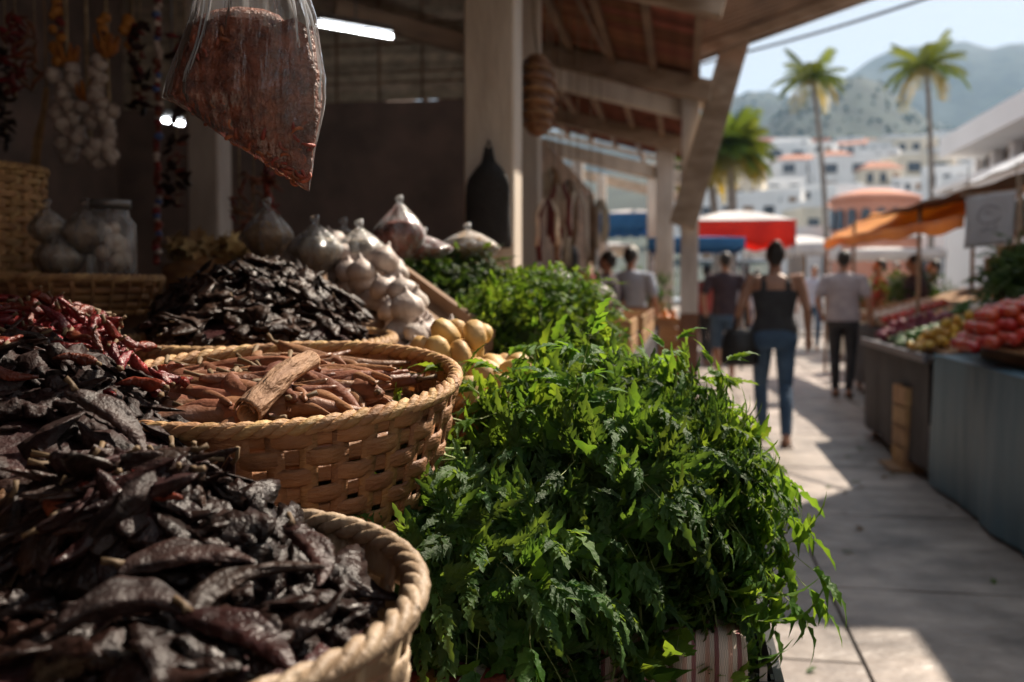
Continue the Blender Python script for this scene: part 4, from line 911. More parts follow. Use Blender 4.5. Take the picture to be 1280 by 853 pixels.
def pile(me, name, center, rx, ry, n, r, label, cat, group, u=None, v=None, flat=False, layers=3):
    """a pyramid pile: layers of pieces on a tilted plane (u,v axes)"""
    u = u or Vector((1,0,0)); v = v or Vector((0,1,0)); w = u.cross(v).normalized(); k = 0; li = 0
    while k < n and li < layers+3:
        f = 1-li*.24
        xs_ = np.arange(-rx*f, rx*f+1e-6, r*2.02); ys_ = np.arange(-ry*f, ry*f+1e-6, r*2.02)
        cells = [(x+(li%2)*r, y+(li%2)*r) for x in xs_ for y in ys_ if (x/rx)**2+(y/ry)**2 < 1.3*f*f+.1 or rx<0]
        cells.sort(key=lambda c: c[1])
        for (x,y) in cells:
            if k >= n: break
            drop(me, name, Vector(center)+u*(x+U(-.3,.3)*r)+v*(y+U(-.3,.3)*r)+w*(r+li*r*1.5), label+', '+('bottom','second','third','top','top','top','top')[min(li,6)]+' layer '+region(u*x+v*y,(0,0,0),max(rx,ry)), cat, group, 1.0, flat); k += 1
        li += 1

# garlic tumbling over the back table
p_list = []
for k in range(46):
    t = (k+U(0,1))/46; cx_ = 430+100*t; cyy = 318+98*t; d = 2.5-.38*t
    p_list.append(P(cx_+U(-26,30), cyy+U(-26,24), d+U(-.05,.08)))
t = thing('sloping_tray', 'sloping wooden tray under the garlic heads', 'tray', P(480,400,2.4))
b = MB(); a_, b_ = P(425,345,2.62), P(535,440,2.16); b.beam(a_-t.location, b_-t.location, .30, .02, up=(0,0,1)); b.build('tray_board', M_timber, t, smooth=False)
for s_ in (-1,1):
    b = MB(); off = Vector((.12*s_,.10*s_,0)); b.beam(a_-t.location+off+Vector((0,0,.02)), b_-t.location+off+Vector((0,0,.02)), .015, .05); b.build('side_slat', M_timber, t, smooth=False)
for gi, p in enumerate(sorted(p_list, key=lambda p: -p.z)): drop(garl[0], 'garlic', p, 'garlic head of the sloping row, '+('topmost','upper','middle','lower','lowest')[gi*5//len(p_list)]+' part '+region(p,P(480,370,2.3),.12), 'garlic', 'garlic heads beside the dark chillies', 1.15, 1)
pile(garl[0], 'garlic', P(520,440,2.1)+Vector((0,0,-.03)), .09, .08, 16, .028, 'garlic head below the sloping row', 'garlic', 'garlic heads at the foot of the row', flat=1)
# yellow potatoes in a shallow basket
cP = P(572,486,1.72); basket('potato_basket', 'shallow orange basket of yellow potatoes left of the near herbs', cP+Vector((0.02,0,-.01)), .135, .09, .85, 24, 4, M_weaved, M_weave, rim=.008)
pile(pot, 'yellow_potato', cP+Vector((0,0,-.018)), .115, .115, 64, .0205, 'yellow potato in the shallow basket', 'potato', 'yellow potatoes in the shallow basket')

# ------------------------------------------------------------------ plastic bags
def bag_rings(W_, D_, H_, seed, neck=.12, folds=9, fa=.10):
    def f(u, v):
        a = 2*PI*u; r = (math.sin(PI*min(.5, (v+.03)*.9))**.6 if v < .45 else 1-(1-neck)*((v-.45)/.55)**1.25)
        r *= 1+fa*v*math.sin(folds*a+seed)+.04*math.sin(5*a+seed*2+6*v)
        return (W_*r*math.cos(a), D_*r*math.sin(a), H_*v)
    return f
def knotted_bag(px, py0, py1, wpx, d, label, m_fill, fr=.62, group='knotted plastic bags on the back table'):
    base = P(px, py1, d); H_ = (py1-py0)*d/FPX*1.05; W_ = wpx*1.45*d/FPX/2
    t = thing('knotted_bag', label, 'plastic bag', base, group)
    b = MB(); b.grid(bag_rings(W_, W_*.8, H_, px, .10), 40, 16); b.tube([(0,0,H_*.97),(.002,0,H_*1.0+.004),(-.004,.004,H_+.016)], [.004,.006,.013], 8); b.build('film', M_plasticw, t)
    b = MB(); f0 = bag_rings(W_*.93, W_*.74, H_, px, .10, fa=.04); w = Wob(px, 9, 60)
    b.grid(lambda u,v: tuple(c*(1+.05*w(*f0(u, v*fr))) if i<2 else c+.001 for i, c in enumerate(f0(u, v*fr))), 40, 12); tp = f0(0,fr)[2]
    b.ball((0,0,tp*.92), (W_*.7,W_*.58,.02)); b.build('filling', m_fill, t)
    return t
M_fy = mat('tan dried filling', (0.50,0.34,0.18), (0.32,0.2,0.1), scale=60, rough=.7, bump=1, bscale=150)
M_fr = mat('pink red dried filling', (0.36,0.12,0.10), (0.2,0.06,0.05), scale=60, rough=.7, bump=1, bscale=150)
M_fw = mat('pale seeds filling', (0.68,0.62,0.52), (0.5,0.43,0.34), scale=60, rough=.7, bump=1, bscale=150)
for a_ in ((335,262,325,46,2.45,'pointed knotted bag of tan seeds left of the white bags',M_fy),(395,283,340,52,2.4,'low white knotted bag in front of the chilli heap',M_fw),(450,288,340,50,2.45,'round white knotted bag left of the tall clear bag',M_fw),
           (500,258,325,46,2.7,'tall clear knotted bag with a red filling',M_fr),(530,296,326,50,2.75,'squat bag of red filling beside the tall clear bag',M_fr),(585,290,328,58,2.9,'wide clear bag with a tan filling in front of the thick post',M_fy),(430,284,320,30,2.7,'small orange tinted knotted bag behind the white bags',M_fy)):
    knotted_bag(*a_)
# the big hanging bag
def hanging_bag():
    d = 1.3; C = P(305,120,d)
    t = thing('hanging_bag', 'big clear plastic bag of red brown dried shrimp hanging at the top left', 'plastic bag', C)
    s = d/FPX; 
    out = [(-95,-212,12),(-96,-150,40),(-82,-105,62),(-56,-50,82),(-35,-8,95)]
    # outline in the bag's own plane: rows from the neck to the low corner
    rows = [(-330,18,24,.35),(-300,10,12,.3),(-268,4,8,.9),(-240,4,26,.85),(-200,6,44,.8),(-150,8,60,.62),(-100,10,75,.52),(-60,7,86,.46),(-25,3,97,.42),(2,-1,101,.40),(22,16,82,.40),(45,29,65,.42),(70,46,43,.42),(95,64,22,.42),(108,73,10,.5),(119,80,2,.6)]
    def film(u, v, off=0.0):
        q = v*(len(rows)-1); k = min(len(rows)-2, int(q)); f = q-k; y, cx_, hw, fl = [rows[k][i]*(1-f)+rows[k+1][i]*f for i in range(4)]
        a = 2*PI*u; fold = max(0, 1-(y+300)/330.) ; hw_ = hw*(1+off)
        r = 1+.26*fold*(abs(math.sin(7*a+1.0+y*.004))-.6)+.09*fold*math.sin(19*a+y*.02)+.015*math.sin(7*a+y*.05)
        return CR*(s*(cx_+hw_*r*math.cos(a)))+CF*(s*(hw_*fl*.9*r*math.sin(a)))+CU*(-s*y)
    b = MB(); b.grid(lambda u,v: film(u,v), 110, 90); b.build('film', M_plastic, t)
    cr_ = MB()  # fold lines as pale tubes, their bright glints put into the colour
    for q in range(13):
        u0 = .52+.46*random.random(); v1 = U(.30,.62); cr_.tube([film(u0+.012*math.sin(vv*9+q), vv, .012) for vv in np.linspace(.2, v1, 14)], [.0006]+[U(.0009,.0018)]*12+[.0004], 5)
    cr_.build('glint_crease', mat('bright polythene crease',(0.85,0.87,0.9),rough=.15,transl=.6,spec=.8), t)
    b = MB(); v0 = 6.4/15
    w = Wob(8, 12, 90)
    def fill(u, v):
        p = film(u, v0+(1-v0)*v, -.045); a = w(p.x,p.y,p.z)*.003; return p*(1+a*4)+CU*(.006*math.sin(u*37)*(1 if v < .05 else 0))
    b.grid(fill, 90, 60); b.ball(tuple(CR*(-.006)+CU*(s*88)+CF*0), (.063,.035,.022)); b.build('filling', mat('shrimp mass',(0.36,0.11,0.055),(0.13,0.04,0.025),scale=55,rough=.45,bump=1.5,bscale=120), t)
    # individual dried shrimp pressed against the film
    bb = MB(); pts = [(.012*math.cos(q), .012*math.sin(q), 0) for q in np.linspace(0, 3.9, 9)]; bb.tube(pts, [.0012,.003,.0038,.0040,.0038,.0034,.0028,.0022,.001], 7)
    sm = bb.mesh('dried_shrimp', M_bagfill)
    for k in range(290):
        u, v = U(0,1), v0+(1-v0)*math.sqrt(U(0,1))*.93 if k%4 else v0+U(0,.04); p = film(u, v, -.11)
        put('dried_shrimp', sm, t, TM(p*U(.88,.97), Quaternion((U(-1,1),U(-1,1),U(-1,1)), U(0,PI)), U(.5,.75)))
    b = MB(); b.tube([CR*(s*14)+CU*(s*285), CR*(s*14)+CU*(s*290+.35), CR*(s*14)+CU*(s*290)+Vector((0,0,.79))], .0022, 6); b.build('string', M_rope, t)
    return C+CR*(s*14)+CU*(s*290)+Vector((0,0,.79))
hk = hanging_bag()
b = MB(); b.tube([(-2.6,hk.y,hk.z),(.1,hk.y,hk.z)], .02, 10); o = b.build('hanging_rail', M_timber); o.location=(0,0,.0); tag(o, 'round timber rail over the front table from which the big bag hangs', 'rail')
b = MB(); 
for i_, x in enumerate((-2.4, .02)):
    b = MB(); b.box((0,0,(roofz(x)-.0-hk.z)/2), (.03,.03,roofz(x)-hk.z+.04)); o = b.build('rail_hanger', M_timber, smooth=False); o.location = (x, hk.y, hk.z+.02); tag(o, ['wooden hanger at the inner end of the rail','wooden hanger at the aisle end of the rail'][i_], 'hanger')
b = MB(); b.tube([(-4.7,3.05,2.35),(-.3,3.05,2.35)], .018, 8); tag(b.build('goods_rail', M_timber), 'dark timber rail in the stall carrying garlic braids and garlands', 'rail')
b = MB(); b.tube([(-1.6,3.05,2.35),(-1.6,3.05,3.6)], .01, 6); tag(b.build('rail_rope', M_rope), 'rope holding up the dark goods rail', 'rope')

# ------------------------------------------------------------------ hanging goods in the dark stall (left)
def hang_y(px, py, d=3.05):                                   # a point on the rail plane Y=3.05
    v = CF + CR*((px-640)/FPX) + CU*((426.5-py)/FPX); return Vector((0,0,CAMZ)) + v*(3.02/v.y)
def braid(px, y0, y1, label, w=16, n=15):
    a_ = hang_y(px, y0); b_ = hang_y(px+6, y1); t = thing('garlic_braid', label, 'garlic braid', a_, 'garlic braids hanging in the dark stall')
    b = MB(); b.tube([Vector((0,0,2.35-a_.z)), Vector((0,0,0)), b_-a_], .008, 6); b.build('braided_stalk', M_rope, t)
    for k in range(n):
        u = (k+.5)/n; p = (b_-a_)*u+Vector((U(-.038,.038),U(-.03,.0),0)); put('bulb', garl[0], t, TM(p, Quaternion((U(-1,1),U(-1,1),0), U(.6,1.6)), U(.75,1.0)))
    b = MB()
    for k in range(8): aa = k*.8; b.tube([Vector((0,0,.0)),Vector((.03*math.cos(aa),.03*math.sin(aa),.03)),Vector((.04*math.cos(aa),.04*math.sin(aa),.07))], [.008,.01,.004], 5)
    b.build('dried_flowers', mat('orange dried flower',(0.50,0.20,0.04),(0.3,0.1,0.03),scale=30,rough=.8), t)
braid(84, 84, 200, 'garlic braid hanging on the left in the dark stall'); braid(134, 72, 205, 'garlic braid hanging on the right nearest the beaded cord', n=17)
braid(110, 130, 208, 'short garlic braid hanging between the two long ones', n=8)
def garland(px, y0, y1, label, me_list, n, name='garland', cat='garland', sp=.02, s=1):
    a_ = hang_y(px, y0); b_ = hang_y(px, y1); t = thing(name, label, cat, a_, 'garlands hanging in the dark stall')
    b = MB(); b.tube([Vector((0,0,max(0.01,2.35-a_.z))), b_-a_], .003, 5); b.build('string', M_rope, t)
    for k in range(n):
        u = (k+.5)/n; p = (b_-a_)*u+Vector((U(-sp,sp),U(-sp,0),0)); put('bead' if cat=='garland' else 'chilli', random.choice(me_list), t, TM(p, Quaternion((U(-1,1),U(-1,1),U(-1,1)), U(0,PI)), s*U(.8,1.2)))
def bead(m_, r): b = MB(); b.ball((0,0,0), (r,r,r*.8), 10, 7); return b.mesh('bead', m_)
br, bw, bb_ = bead(M_chr,.013), bead(M_garlic,.012), bead(mat('blue bead',(0.08,0.14,0.38),rough=.4),.013)
bo = bead(mat('orange bead',(0.55,0.24,0.05),rough=.6),.02)
garland(198, -20, 330, 'long red white and blue beaded cord hanging by the pale blotched post', [br,br,bw,bb_,br], 60, sp=.006)
garland(75, 0, 80, 'short garland of orange blossoms above the left garlic braid', [bo,bo,br], 14); garland(134, 20, 70, 'short garland of orange blossoms above the right garlic braid', [bo,bo,br], 10)
garland(20, 20, 120, 'garland of red chillies at the far left of the dark stall', [pods_r[0],pods_r[1]], 30, 'chilli_string', 'chilli string', .03, 1.3)
garland(340, 200, 300, 'string of red chillies hanging above the white bags', [pods_r[0],pods_r[1]], 26, 'chilli_string', 'chilli string', .015, 1.3)
garland(232, 40, 150, 'dark string of dried chillies beside the hanging bag', [pods_r[2],pods_dl[0]], 24, 'chilli_string', 'chilli string', .03, 1.0)
garland(166, 20, 60, 'short red garland in the dark upper corner', [br,bo], 12)
garland(300, 225, 290, 'string of reddish pods behind the tan bag', [pods_r[2],pods_b[4]], 10, 'chilli_string', 'chilli string', .02, .7)
for (gx, g0, g1, gl, gm, gn, gs) in ((8,60,190,'long dark chilli string at the far left edge of the stall',[pods_dl[0],pods_dl[1]],34,.7),(44,30,110,'short brown pod string left of the garlic braids',[pods_b[4],pods_b[2]],12,.5),(176,30,140,'dark chilli string between the garlic and the beaded cord',[pods_dl[2],pods_r[2]],30,.8),
        (256,60,150,'dark chilli string in front of the blotched post',[pods_dl[1],pods_dl[3]],22,.7),(318,215,300,'string of brown pods right of the blotched post',[pods_b[4],pods_b[0]],14,.5),(222,170,260,'low string of red and dark chillies left of the post',[pods_r[1],pods_dl[2]],26,.8)):
    garland(gx, g0, g1, gl, gm, gn, 'chilli_string', 'chilli string', .03, gs)
# straw brush
b = MB(); a_, b_ = hang_y(58,110), hang_y(38,240)
for k in range(30): b.tube([Vector((U(-.006,.006),U(-.006,.006),0)), (b_-a_)*.5+Vector((U(-.012,.012),U(-.01,.01),0)), (b_-a_)+Vector((U(-.03,.03),U(-.02,.02),U(-.02,.02)))], .002, 4)
b.tube([Vector((0,0,2.35-a_.z)),Vector((0,0,0))], .003, 4)
o = b.build('straw_brush', mat('tan straw',(0.42,0.26,0.12),(0.25,0.14,0.07),scale=30)); o.location = a_; tag(o, 'tan straw brush hanging over the tall woven basket', 'brush')
# tall woven basket and low basket with clear bags and jar
pB = P(-26, 348, 2.62); basket('tall_basket', 'tall straw basket at the far left edge behind the chillies', pB+Vector((0,0,.28)), .165, .28, .95, 26, 14, M_weave, M_weave, rim=.009)
pS = P(72, 350, 2.66); basket('low_basket', 'wide low basket carrying the jar and clear bags on the left', P(88,350,2.5), .215, .09, .85, 30, 5, M_weaved, M_weave, rim=.009)
t = thing('glass_jar', 'clear square jar of cotton white puffs on the wide low basket', 'jar', P(140,345,2.52))
b = MB(); b.lathe([(.055,0),(.06,.01),(.06,.13),(.045,.15),(.045,.165)], 24); b.build('glass', M_plasticw, t)
b = MB(); b.lathe([(.05,.17),(.05,.19),(.02,.193)], 20); b.build('lid', M_metal, t)
b = MB()
for k in range(22): b.ball((U(-.03,.03),U(-.03,.03),.02+U(0,.10)), U(.014,.022), 8, 6)
b.build('puffs', M_onionw, t)
for (px,py0,py1,w,lab) in ((75,290,350,44,'clear bag of white puffs next to the tall basket'),(108,262,318,46,'upper clear bag of white puffs left of the jar'),(60,262,305,36,'small clear bag leaning on the tall basket')):
    knotted_bag(px,py0,py1,w,2.5,lab,M_fw)
# dried yellow flowers in front of the blotched post
t = thing('dried_flower_bunch', 'heap of dried yellow flowers at the foot of the blotched post', 'dried flowers', P(262,332,3.0))
fb = MB()
for k in range(6): a = k*PI/3; leaflet(fb, Vector((0,0,0)), Vector((math.cos(a),math.sin(a),.5)), Vector((0,0,1)), .028, .011, .1, 3)
fm_ = fb.mesh('flower', mat('dried yellow petal',(0.50,0.36,0.17),(0.34,0.22,0.10),scale=30,rough=.8,rand=.2))
for k in range(120): put('flower', fm_, t, TM((U(-.125,.13),U(-.08,.08),U(.0,.09)*(1-abs(k%10-5)/9)), Quaternion((U(-1,1),U(-1,1),U(-1,1)),U(0,2)), U(.8,1.4)))
b = MB(); b.lathe([(.10,-.18),(.14,-.02),(.13,.0),(.05,.03)], 20); b.build('pot', M_weaved, t)
# hanging things round the thick post
pa = P(612,186,3.9); t = thing('black_bag', 'black cloth bag hanging from a nail on the thick cream post', 'bag', pa)
b = MB(); s_ = 3.9/FPX; rows = [(0,3),(14,6),(26,17),(38,25),(50,28),(80,28),(118,29),(124,26)]
def bagf(u, v):
    q = v*(len(rows)-1); k = min(len(rows)-2,int(q)); f = q-k; y = rows[k][0]*(1-f)+rows[k+1][0]*f; w = rows[k][1]*(1-f)+rows[k+1][1]*f; a = 2*PI*u
    return (s_*w*math.cos(a)*(1+.05*math.sin(5*a+v*7)), .035*math.sin(a)*min(1,w/20)-.02, -s_*y)
b.grid(bagf, 28, 18); b.build('body', mat('black canvas',(0.03,0.03,0.032),rough=.8,scale=20,bump=.6), t)
b = MB(); b.tube([(-.03,-.03,-.09),(-.012,-.02,.0),(0,-.02,.025),(.012,-.02,.0),(.03,-.03,-.09)], .005, 6); b.build('strap', M_leather, t)
b = MB(); b.tube([(0,.03,.028),(0,-.03,.03)], .004, 6); b.build('nail', M_metal, t)
# wicker hat-shaped basket hanging on the far side of the thick post
ph = P(672,62,5.0); t = thing('wicker_basket', 'flat wicker basket hanging edge on to the right of the thick post', 'basket', ph); s_ = 5.0/FPX
for k in range(11):
    u = k/10; b = MB(); zz = -s_*(52-46*math.cos(PI*u))*1.0-.02; rr = s_*54*math.sin(PI*(.06+.88*u)); n=40
    b.tube([(rr*.42*math.cos(2*PI*j/n)*1.0, rr*math.sin(2*PI*j/n), zz+.0) for j in range(n+1)], .011, 6, cap=False); b.build('weaver', M_weaved, t)
b = MB(); b.grid(lambda u,v: (s_*50*.42*math.sin(PI*(.03+.94*v))*math.cos(2*PI*u), s_*50*math.sin(PI*(.03+.94*v))*math.sin(2*PI*u), -s_*(52-50*math.cos(PI*v))-.02), 30, 16); b.build('shell', M_weaved, t)
b = MB(); b.tube([(0,0,-.02),(-.02,0,.12),(-.05,-.0,1.2)], .006, 6); b.build('cord', M_rope, t)
# row of hanging goods farther along (between thick post and the far posts)
specs = [(700,232,310,6.2,'maroon and tan straps hanging in the row behind the thin post',mat('maroon cloth',(0.22,0.06,0.05),rough=.8)),(722,240,330,6.8,'pale hanging belts in the middle of the row',M_paint),(712,225,290,7.4,'black and tan belts hanging high in the row',M_leather),
         (738,245,335,7.2,'brown leather belts hanging near the end of the row',M_timber),(690,210,260,6.6,'short tan straps hanging close to the thin post',M_weaved),(750,250,320,8.2,'pale cane strips hanging at the far end of the row',M_cane),(684,250,330,5.8,'dark red straps hanging just right of the thin post',mat('dark red cloth',(0.16,0.035,0.03),rough=.8))]
for i,(px,y0,y1,d,lab,m_) in enumerate(specs):
    a_ = P(px,y0,d); h = (y1-y0)*d/FPX; t = thing('hanging_straps', lab, 'hanging goods', a_, 'goods hanging in a row along the stall')
    for q in range(6):
        b = MB(); x0 = U(-.07,.07); yy = U(-.05,.05); hq = h*U(.6,1.05)
        b.tube([(x0*.3,yy,0),(x0,yy,-hq*.3),(x0+U(-.01,.01),yy,-hq*.7),(x0+U(-.015,.015),yy,-hq)], [(.012,.004),(.016,.006),(.018,.008),(.014,.006)], 8); b.build('strap', (m_,M_cane,M_timber,m_)[q%4], t)
    b = MB(); b.tube([(0,0,0),(0,0,3.25-a_.z)], .004, 5); b.build('cord', M_rope, t)
b = MB(); A_, B_ = P(678,0,5.6), P(756,0,8.5); b.tube([(A_.x,A_.y,3.26),(B_.x,B_.y,3.26)], .018, 8); tag(b.build('far_rail', M_timber), 'rail under the roof carrying the row of hanging straps', 'rail')

# ------------------------------------------------------------------ stalls farther down the left side
def skirt_table(name, label, x0, x1, y0, y1, z, m_cloth, m_top=None, hem=.12):
    t = thing(name, label, 'stall table', ((x0+x1)/2,(y0+y1)/2,0)); w, d = x1-x0, y1-y0
    b = MB(); b.box((0,0,z-.015), (w,d,.03)); b.build('table_top', m_top or M_timber, t, smooth=False)
    for sx in (-1,1):
        for sy in (-1,1): b = MB(); b.box((sx*(w/2-.08), sy*(d/2-.08), (z-.03)/2), (.05,.05,z-.03)); b.build('leg', M_timber, t, smooth=False)
    L_ = 2*(w+d); ww = Wob(int(x0*100)+int(y0*10), 6, 5)
    def f(u, v):
        q = u*L_; fold = .016*v*(math.sin(q*7+3*ww(q*.7))+.5*ww(q*3,v*2)+.25*math.sin(q*29+2*ww(q)))
        if q < w: p = (-w/2+q, -d/2-.012-fold)
        elif q < w+d: p = (w/2+.012+fold, -d/2+(q-w))
        elif q < 2*w+d: p = (w/2-(q-w-d), d/2+.012+fold)
        else: p = (-w/2-.012-fold, d/2-(q-2*w-d))
        return (p[0], p[1], z+.004-(z-hem)*v)
    b = MB(); b.grid(f, 260, 8); b.build('skirt', m_cloth, t)
    b = MB(); b.box((0,0,z+.003), (w+.03,d+.03,.005)); b.build('top_cloth', m_cloth, t, smooth=False)
    return t
skirt_table('onion_table', 'dark skirted table of onions and sacks beyond the herb piles', -1.25, -.16, 3.6, 6.4, 1.00, M_darkcl)
skirt_table('far_left_table', 'brown skirted table beside the man in the pale blue shirt', -1.7, -.55, 6.8, 9.2, .9, mat('brown table skirt',(0.10,0.06,0.045),rough=.85))
up = Vector((-.94,0,.34)).normalized(); vv_ = Vector((0,1,0))
for (y, me, nm, lab, n, r, x) in ((3.85,onw,'white_onion','white onion in the nearest crate',34,.037,-.52),(4.45,ony,'tan_onion','tan onion in the second crate',36,.037,-.50),(5.05,onw,'white_onion','white onion in the third crate',30,.037,-.50),(5.6,onr,'red_onion','red onion in the fourth crate',34,.036,-.5),(6.1,ony,'tan_onion','tan onion in the farthest crate',30,.037,-.52)):
    ct = crate('produce_crate', {3.85:'shallow wooden crate under the nearest white onions',4.45:'shallow wooden crate under the nearer tan onions',5.05:'shallow wooden crate under the farther white onions',5.6:'shallow wooden crate under the red onions',6.1:'shallow wooden crate under the last tan onions'}[y], (x+.04,y,1.01), (.6,.5,.12), M_crate, slats=2)
    pile(me, nm, Vector((x+.08,y,1.11)), .22, .2, n, r, lab, 'onion', lab.split(' in ')[0]+' pile at '+('near' if y<4 else 'middle' if y<5.3 else 'far')+' part of the onion table', up, vv_, flat=1)
knotted_bag(775,395,440,34,4.2,'white plastic bag standing at the aisle edge of the onion table',M_fw,.7,group='plastic bags on the onion table')
knotted_bag(748,355,385,30,5.0,'white plastic bag of goods behind the tan onions',M_fw,.7,group='plastic bags on the onion table')
knotted_bag(700,338,372,30,4.6,'pale plastic bag standing behind the round herb pile',M_fw,.7,group='plastic bags on the onion table')
# stacked crates with fruit by the posts
for i,(px,z,d,rz) in enumerate(((815,0,10.3,.1),(815,.32,10.3,.05),(815,.64,10.3,.12),(790,0,9.4,0),(790,.32,9.4,.03))):
    p = P(px,400,d); crate('produce_crate', ['bottom crate of the stack in front of the grey post','middle crate of the stack in front of the grey post','topmost crate of the stack in front of the grey post full of fruit','lower crate of the short stack left of the fruit crates','upper crate of the short stack left of the fruit crates'][i], (p.x,p.y,z), (.55,.42,.30), M_crate, rz, slats=3)
p = P(815,400,10.3); pile(lim,'lime',Vector((p.x-.08,p.y,.90)),.18,.16,30,.026,'lime in the crate by the grey post','lime','limes in the topmost crate by the post')
pile(ora,'orange',Vector((p.x+.16,p.y,.90)),.09,.14,12,.038,'orange beside the crated limes','orange','oranges in the topmost crate by the post')

# ------------------------------------------------------------------ right side stalls
M_edge = mat('dull table edging',(0.16,0.16,0.19),rough=.4,scale=10)
skirt_table('tomato_table', 'table with a blue grey oilcloth skirt carrying the tomatoes on the right', 1.56, 3.1, 3.3, 6.55, .83, M_bluecl, hem=.02)
skirt_table('fruit_table', 'dark skirted table of fruit beyond the blue skirted one', 1.55, 3.1, 6.62, 8.9, .80, M_darkcl, hem=.08)
skirt_table('vegetable_table', 'dark skirted table of vegetables at the far end of the right side', 2.1, 3.4, 9.6, 13.0, .80, M_darkcl)
b = MB(); b.box((0,0,0),(.02,2.25,.05)); o = b.build('edge_strip', M_edge, smooth=False); o.location = (1.515,7.76,.80); tag(o,'grey metal strip along the edge of the dark fruit table','edging')
t = crate('upright_crate', 'orange wood crate standing on end at the corner of the fruit table', P(1136,500,6.9)*1.0, (.13,.34,.55), M_crate, .05, slats=4, gap=.12); t.location.z = .02
b = MB(); b.box((0,0,.01),(.3,.42,.02)); o = b.build('crate_pallet', M_crate, smooth=False); o.location = (t.location.x, t.location.y, 0); o.location.z=.0; tag(o,'flat wood slat under the upright crate','board')
ru = Vector((.95,0,.31)).normalized(); rv = Vector((0,1,0)); Z0 = .87
def bed(px_y, x, w, dd, h, label):
    """sloping wooden display board"""
    t = thing('display_board', label, 'display board', (x, px_y, h)); b = MB(); b.beam((-w/2,0,-w/2*.33-.02), (w/2,0,w/2*.33-.02), dd, .02); b.build('board', M_crate, t, smooth=False)
    for s_ in (-.4,.4): b = MB(); zz = w*s_*.33-.03; hh_ = h+zz-.84; b.box((w*s_,0,zz-hh_/2), (.03,dd*.9,max(.02,hh_))); b.build('riser', M_timber, t, smooth=False)
    return t
bed(5.6,2.3,1.3,1.7,1.16,'sloping board under the tomatoes on the blue skirted table')
bed(7.75,2.3,1.3,2.2,1.06,'sloping board under the fruit on the dark skirted table')
bed(11.3,2.75,1.2,3.2,1.06,'sloping board under the far vegetables on the right')
def sl(x, y, h, xc): return Vector((x, y, h+(x-xc)*.33))
# tomatoes
for j,(x,y,n,lab) in enumerate(((1.77,5.6,125,'red tomato in the aisle side heap'),(2.2,5.75,90,'red tomato in the back heap'),(2.0,4.85,110,'red tomato in the rightmost near heap'))):
    pile(tom,'tomato',sl(x,y,1.18,2.3),.30,.32,n,.038,lab,'tomato','tomatoes heap %s'%('near the aisle','behind','at the right edge')[j],ru,rv,layers=4,flat=1)
# greens under and behind
SPm = SP[('small',1)]
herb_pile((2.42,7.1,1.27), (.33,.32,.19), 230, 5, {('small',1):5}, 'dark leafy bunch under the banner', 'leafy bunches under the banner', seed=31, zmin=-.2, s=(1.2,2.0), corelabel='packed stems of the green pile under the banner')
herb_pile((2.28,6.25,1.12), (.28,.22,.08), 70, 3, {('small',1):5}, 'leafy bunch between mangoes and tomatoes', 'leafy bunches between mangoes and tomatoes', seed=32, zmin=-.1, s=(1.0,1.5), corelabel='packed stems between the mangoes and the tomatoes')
random.seed(41)
pile(man,'mango',sl(1.84,7.05,1.06,2.3),.29,.19,72,.036,'yellow mango in the near row','mango','mangoes in the near row',ru,rv)
pile(man,'mango',sl(2.25,7.4,1.06,2.3),.26,.18,50,.036,'yellow mango in the back row','mango','mangoes in the second row',ru,rv)
pile(lim,'lime',sl(1.82,7.58,1.06,2.3),.27,.20,110,.027,'lime in the heap left of the mangoes','lime','limes left of the mangoes',ru,rv)
pile(cuc,'cucumber',sl(2.0,8.05,1.06,2.3),.40,.18,30,.03,'cucumber behind the limes','cucumber','cucumbers behind the limes',ru,rv,flat=.3)
pile(onr,'red_onion',sl(1.85,8.45,1.06,2.3),.26,.16,40,.036,'red onion behind the cucumbers','onion','red onions behind the cucumbers',ru,rv,flat=1)
pile(onw,'white_onion',sl(2.45,8.2,1.06,2.3),.2,.2,26,.038,'white onion behind the cucumbers','onion','white onions behind the cucumbers',ru,rv,flat=1)
pile(lim,'lime',sl(2.3,8.65,1.06,2.3),.2,.12,36,.027,'lime at the fruit table end','lime','limes at the far end',ru,rv)
pile(ora,'orange',sl(2.6,10.1,1.06,2.75),.36,.22,40,.038,'orange on the far vegetable table','orange','oranges on the far table',ru,rv)
pile(cuc,'cucumber',sl(2.55,10.7,1.06,2.75),.4,.2,24,.03,'cucumber on the far vegetable table','cucumber','cucumbers on the far table',ru,rv,flat=.3)
pile(tom,'tomato',sl(2.5,11.3,1.06,2.75),.34,.22,44,.038,'red tomato on the far vegetable table','tomato','tomatoes on the far table',ru,rv,flat=1)
pile(onw,'white_onion',sl(2.5,12.0,1.06,2.75),.34,.22,36,.038,'white onion on the far vegetable table','onion','white onions on the far table',ru,rv,flat=1)
pile(ony,'tan_onion',sl(2.5,12.6,1.06,2.75),.34,.18,30,.038,'tan onion on the far table','onion','tan onions on the far table',ru,rv,flat=1)

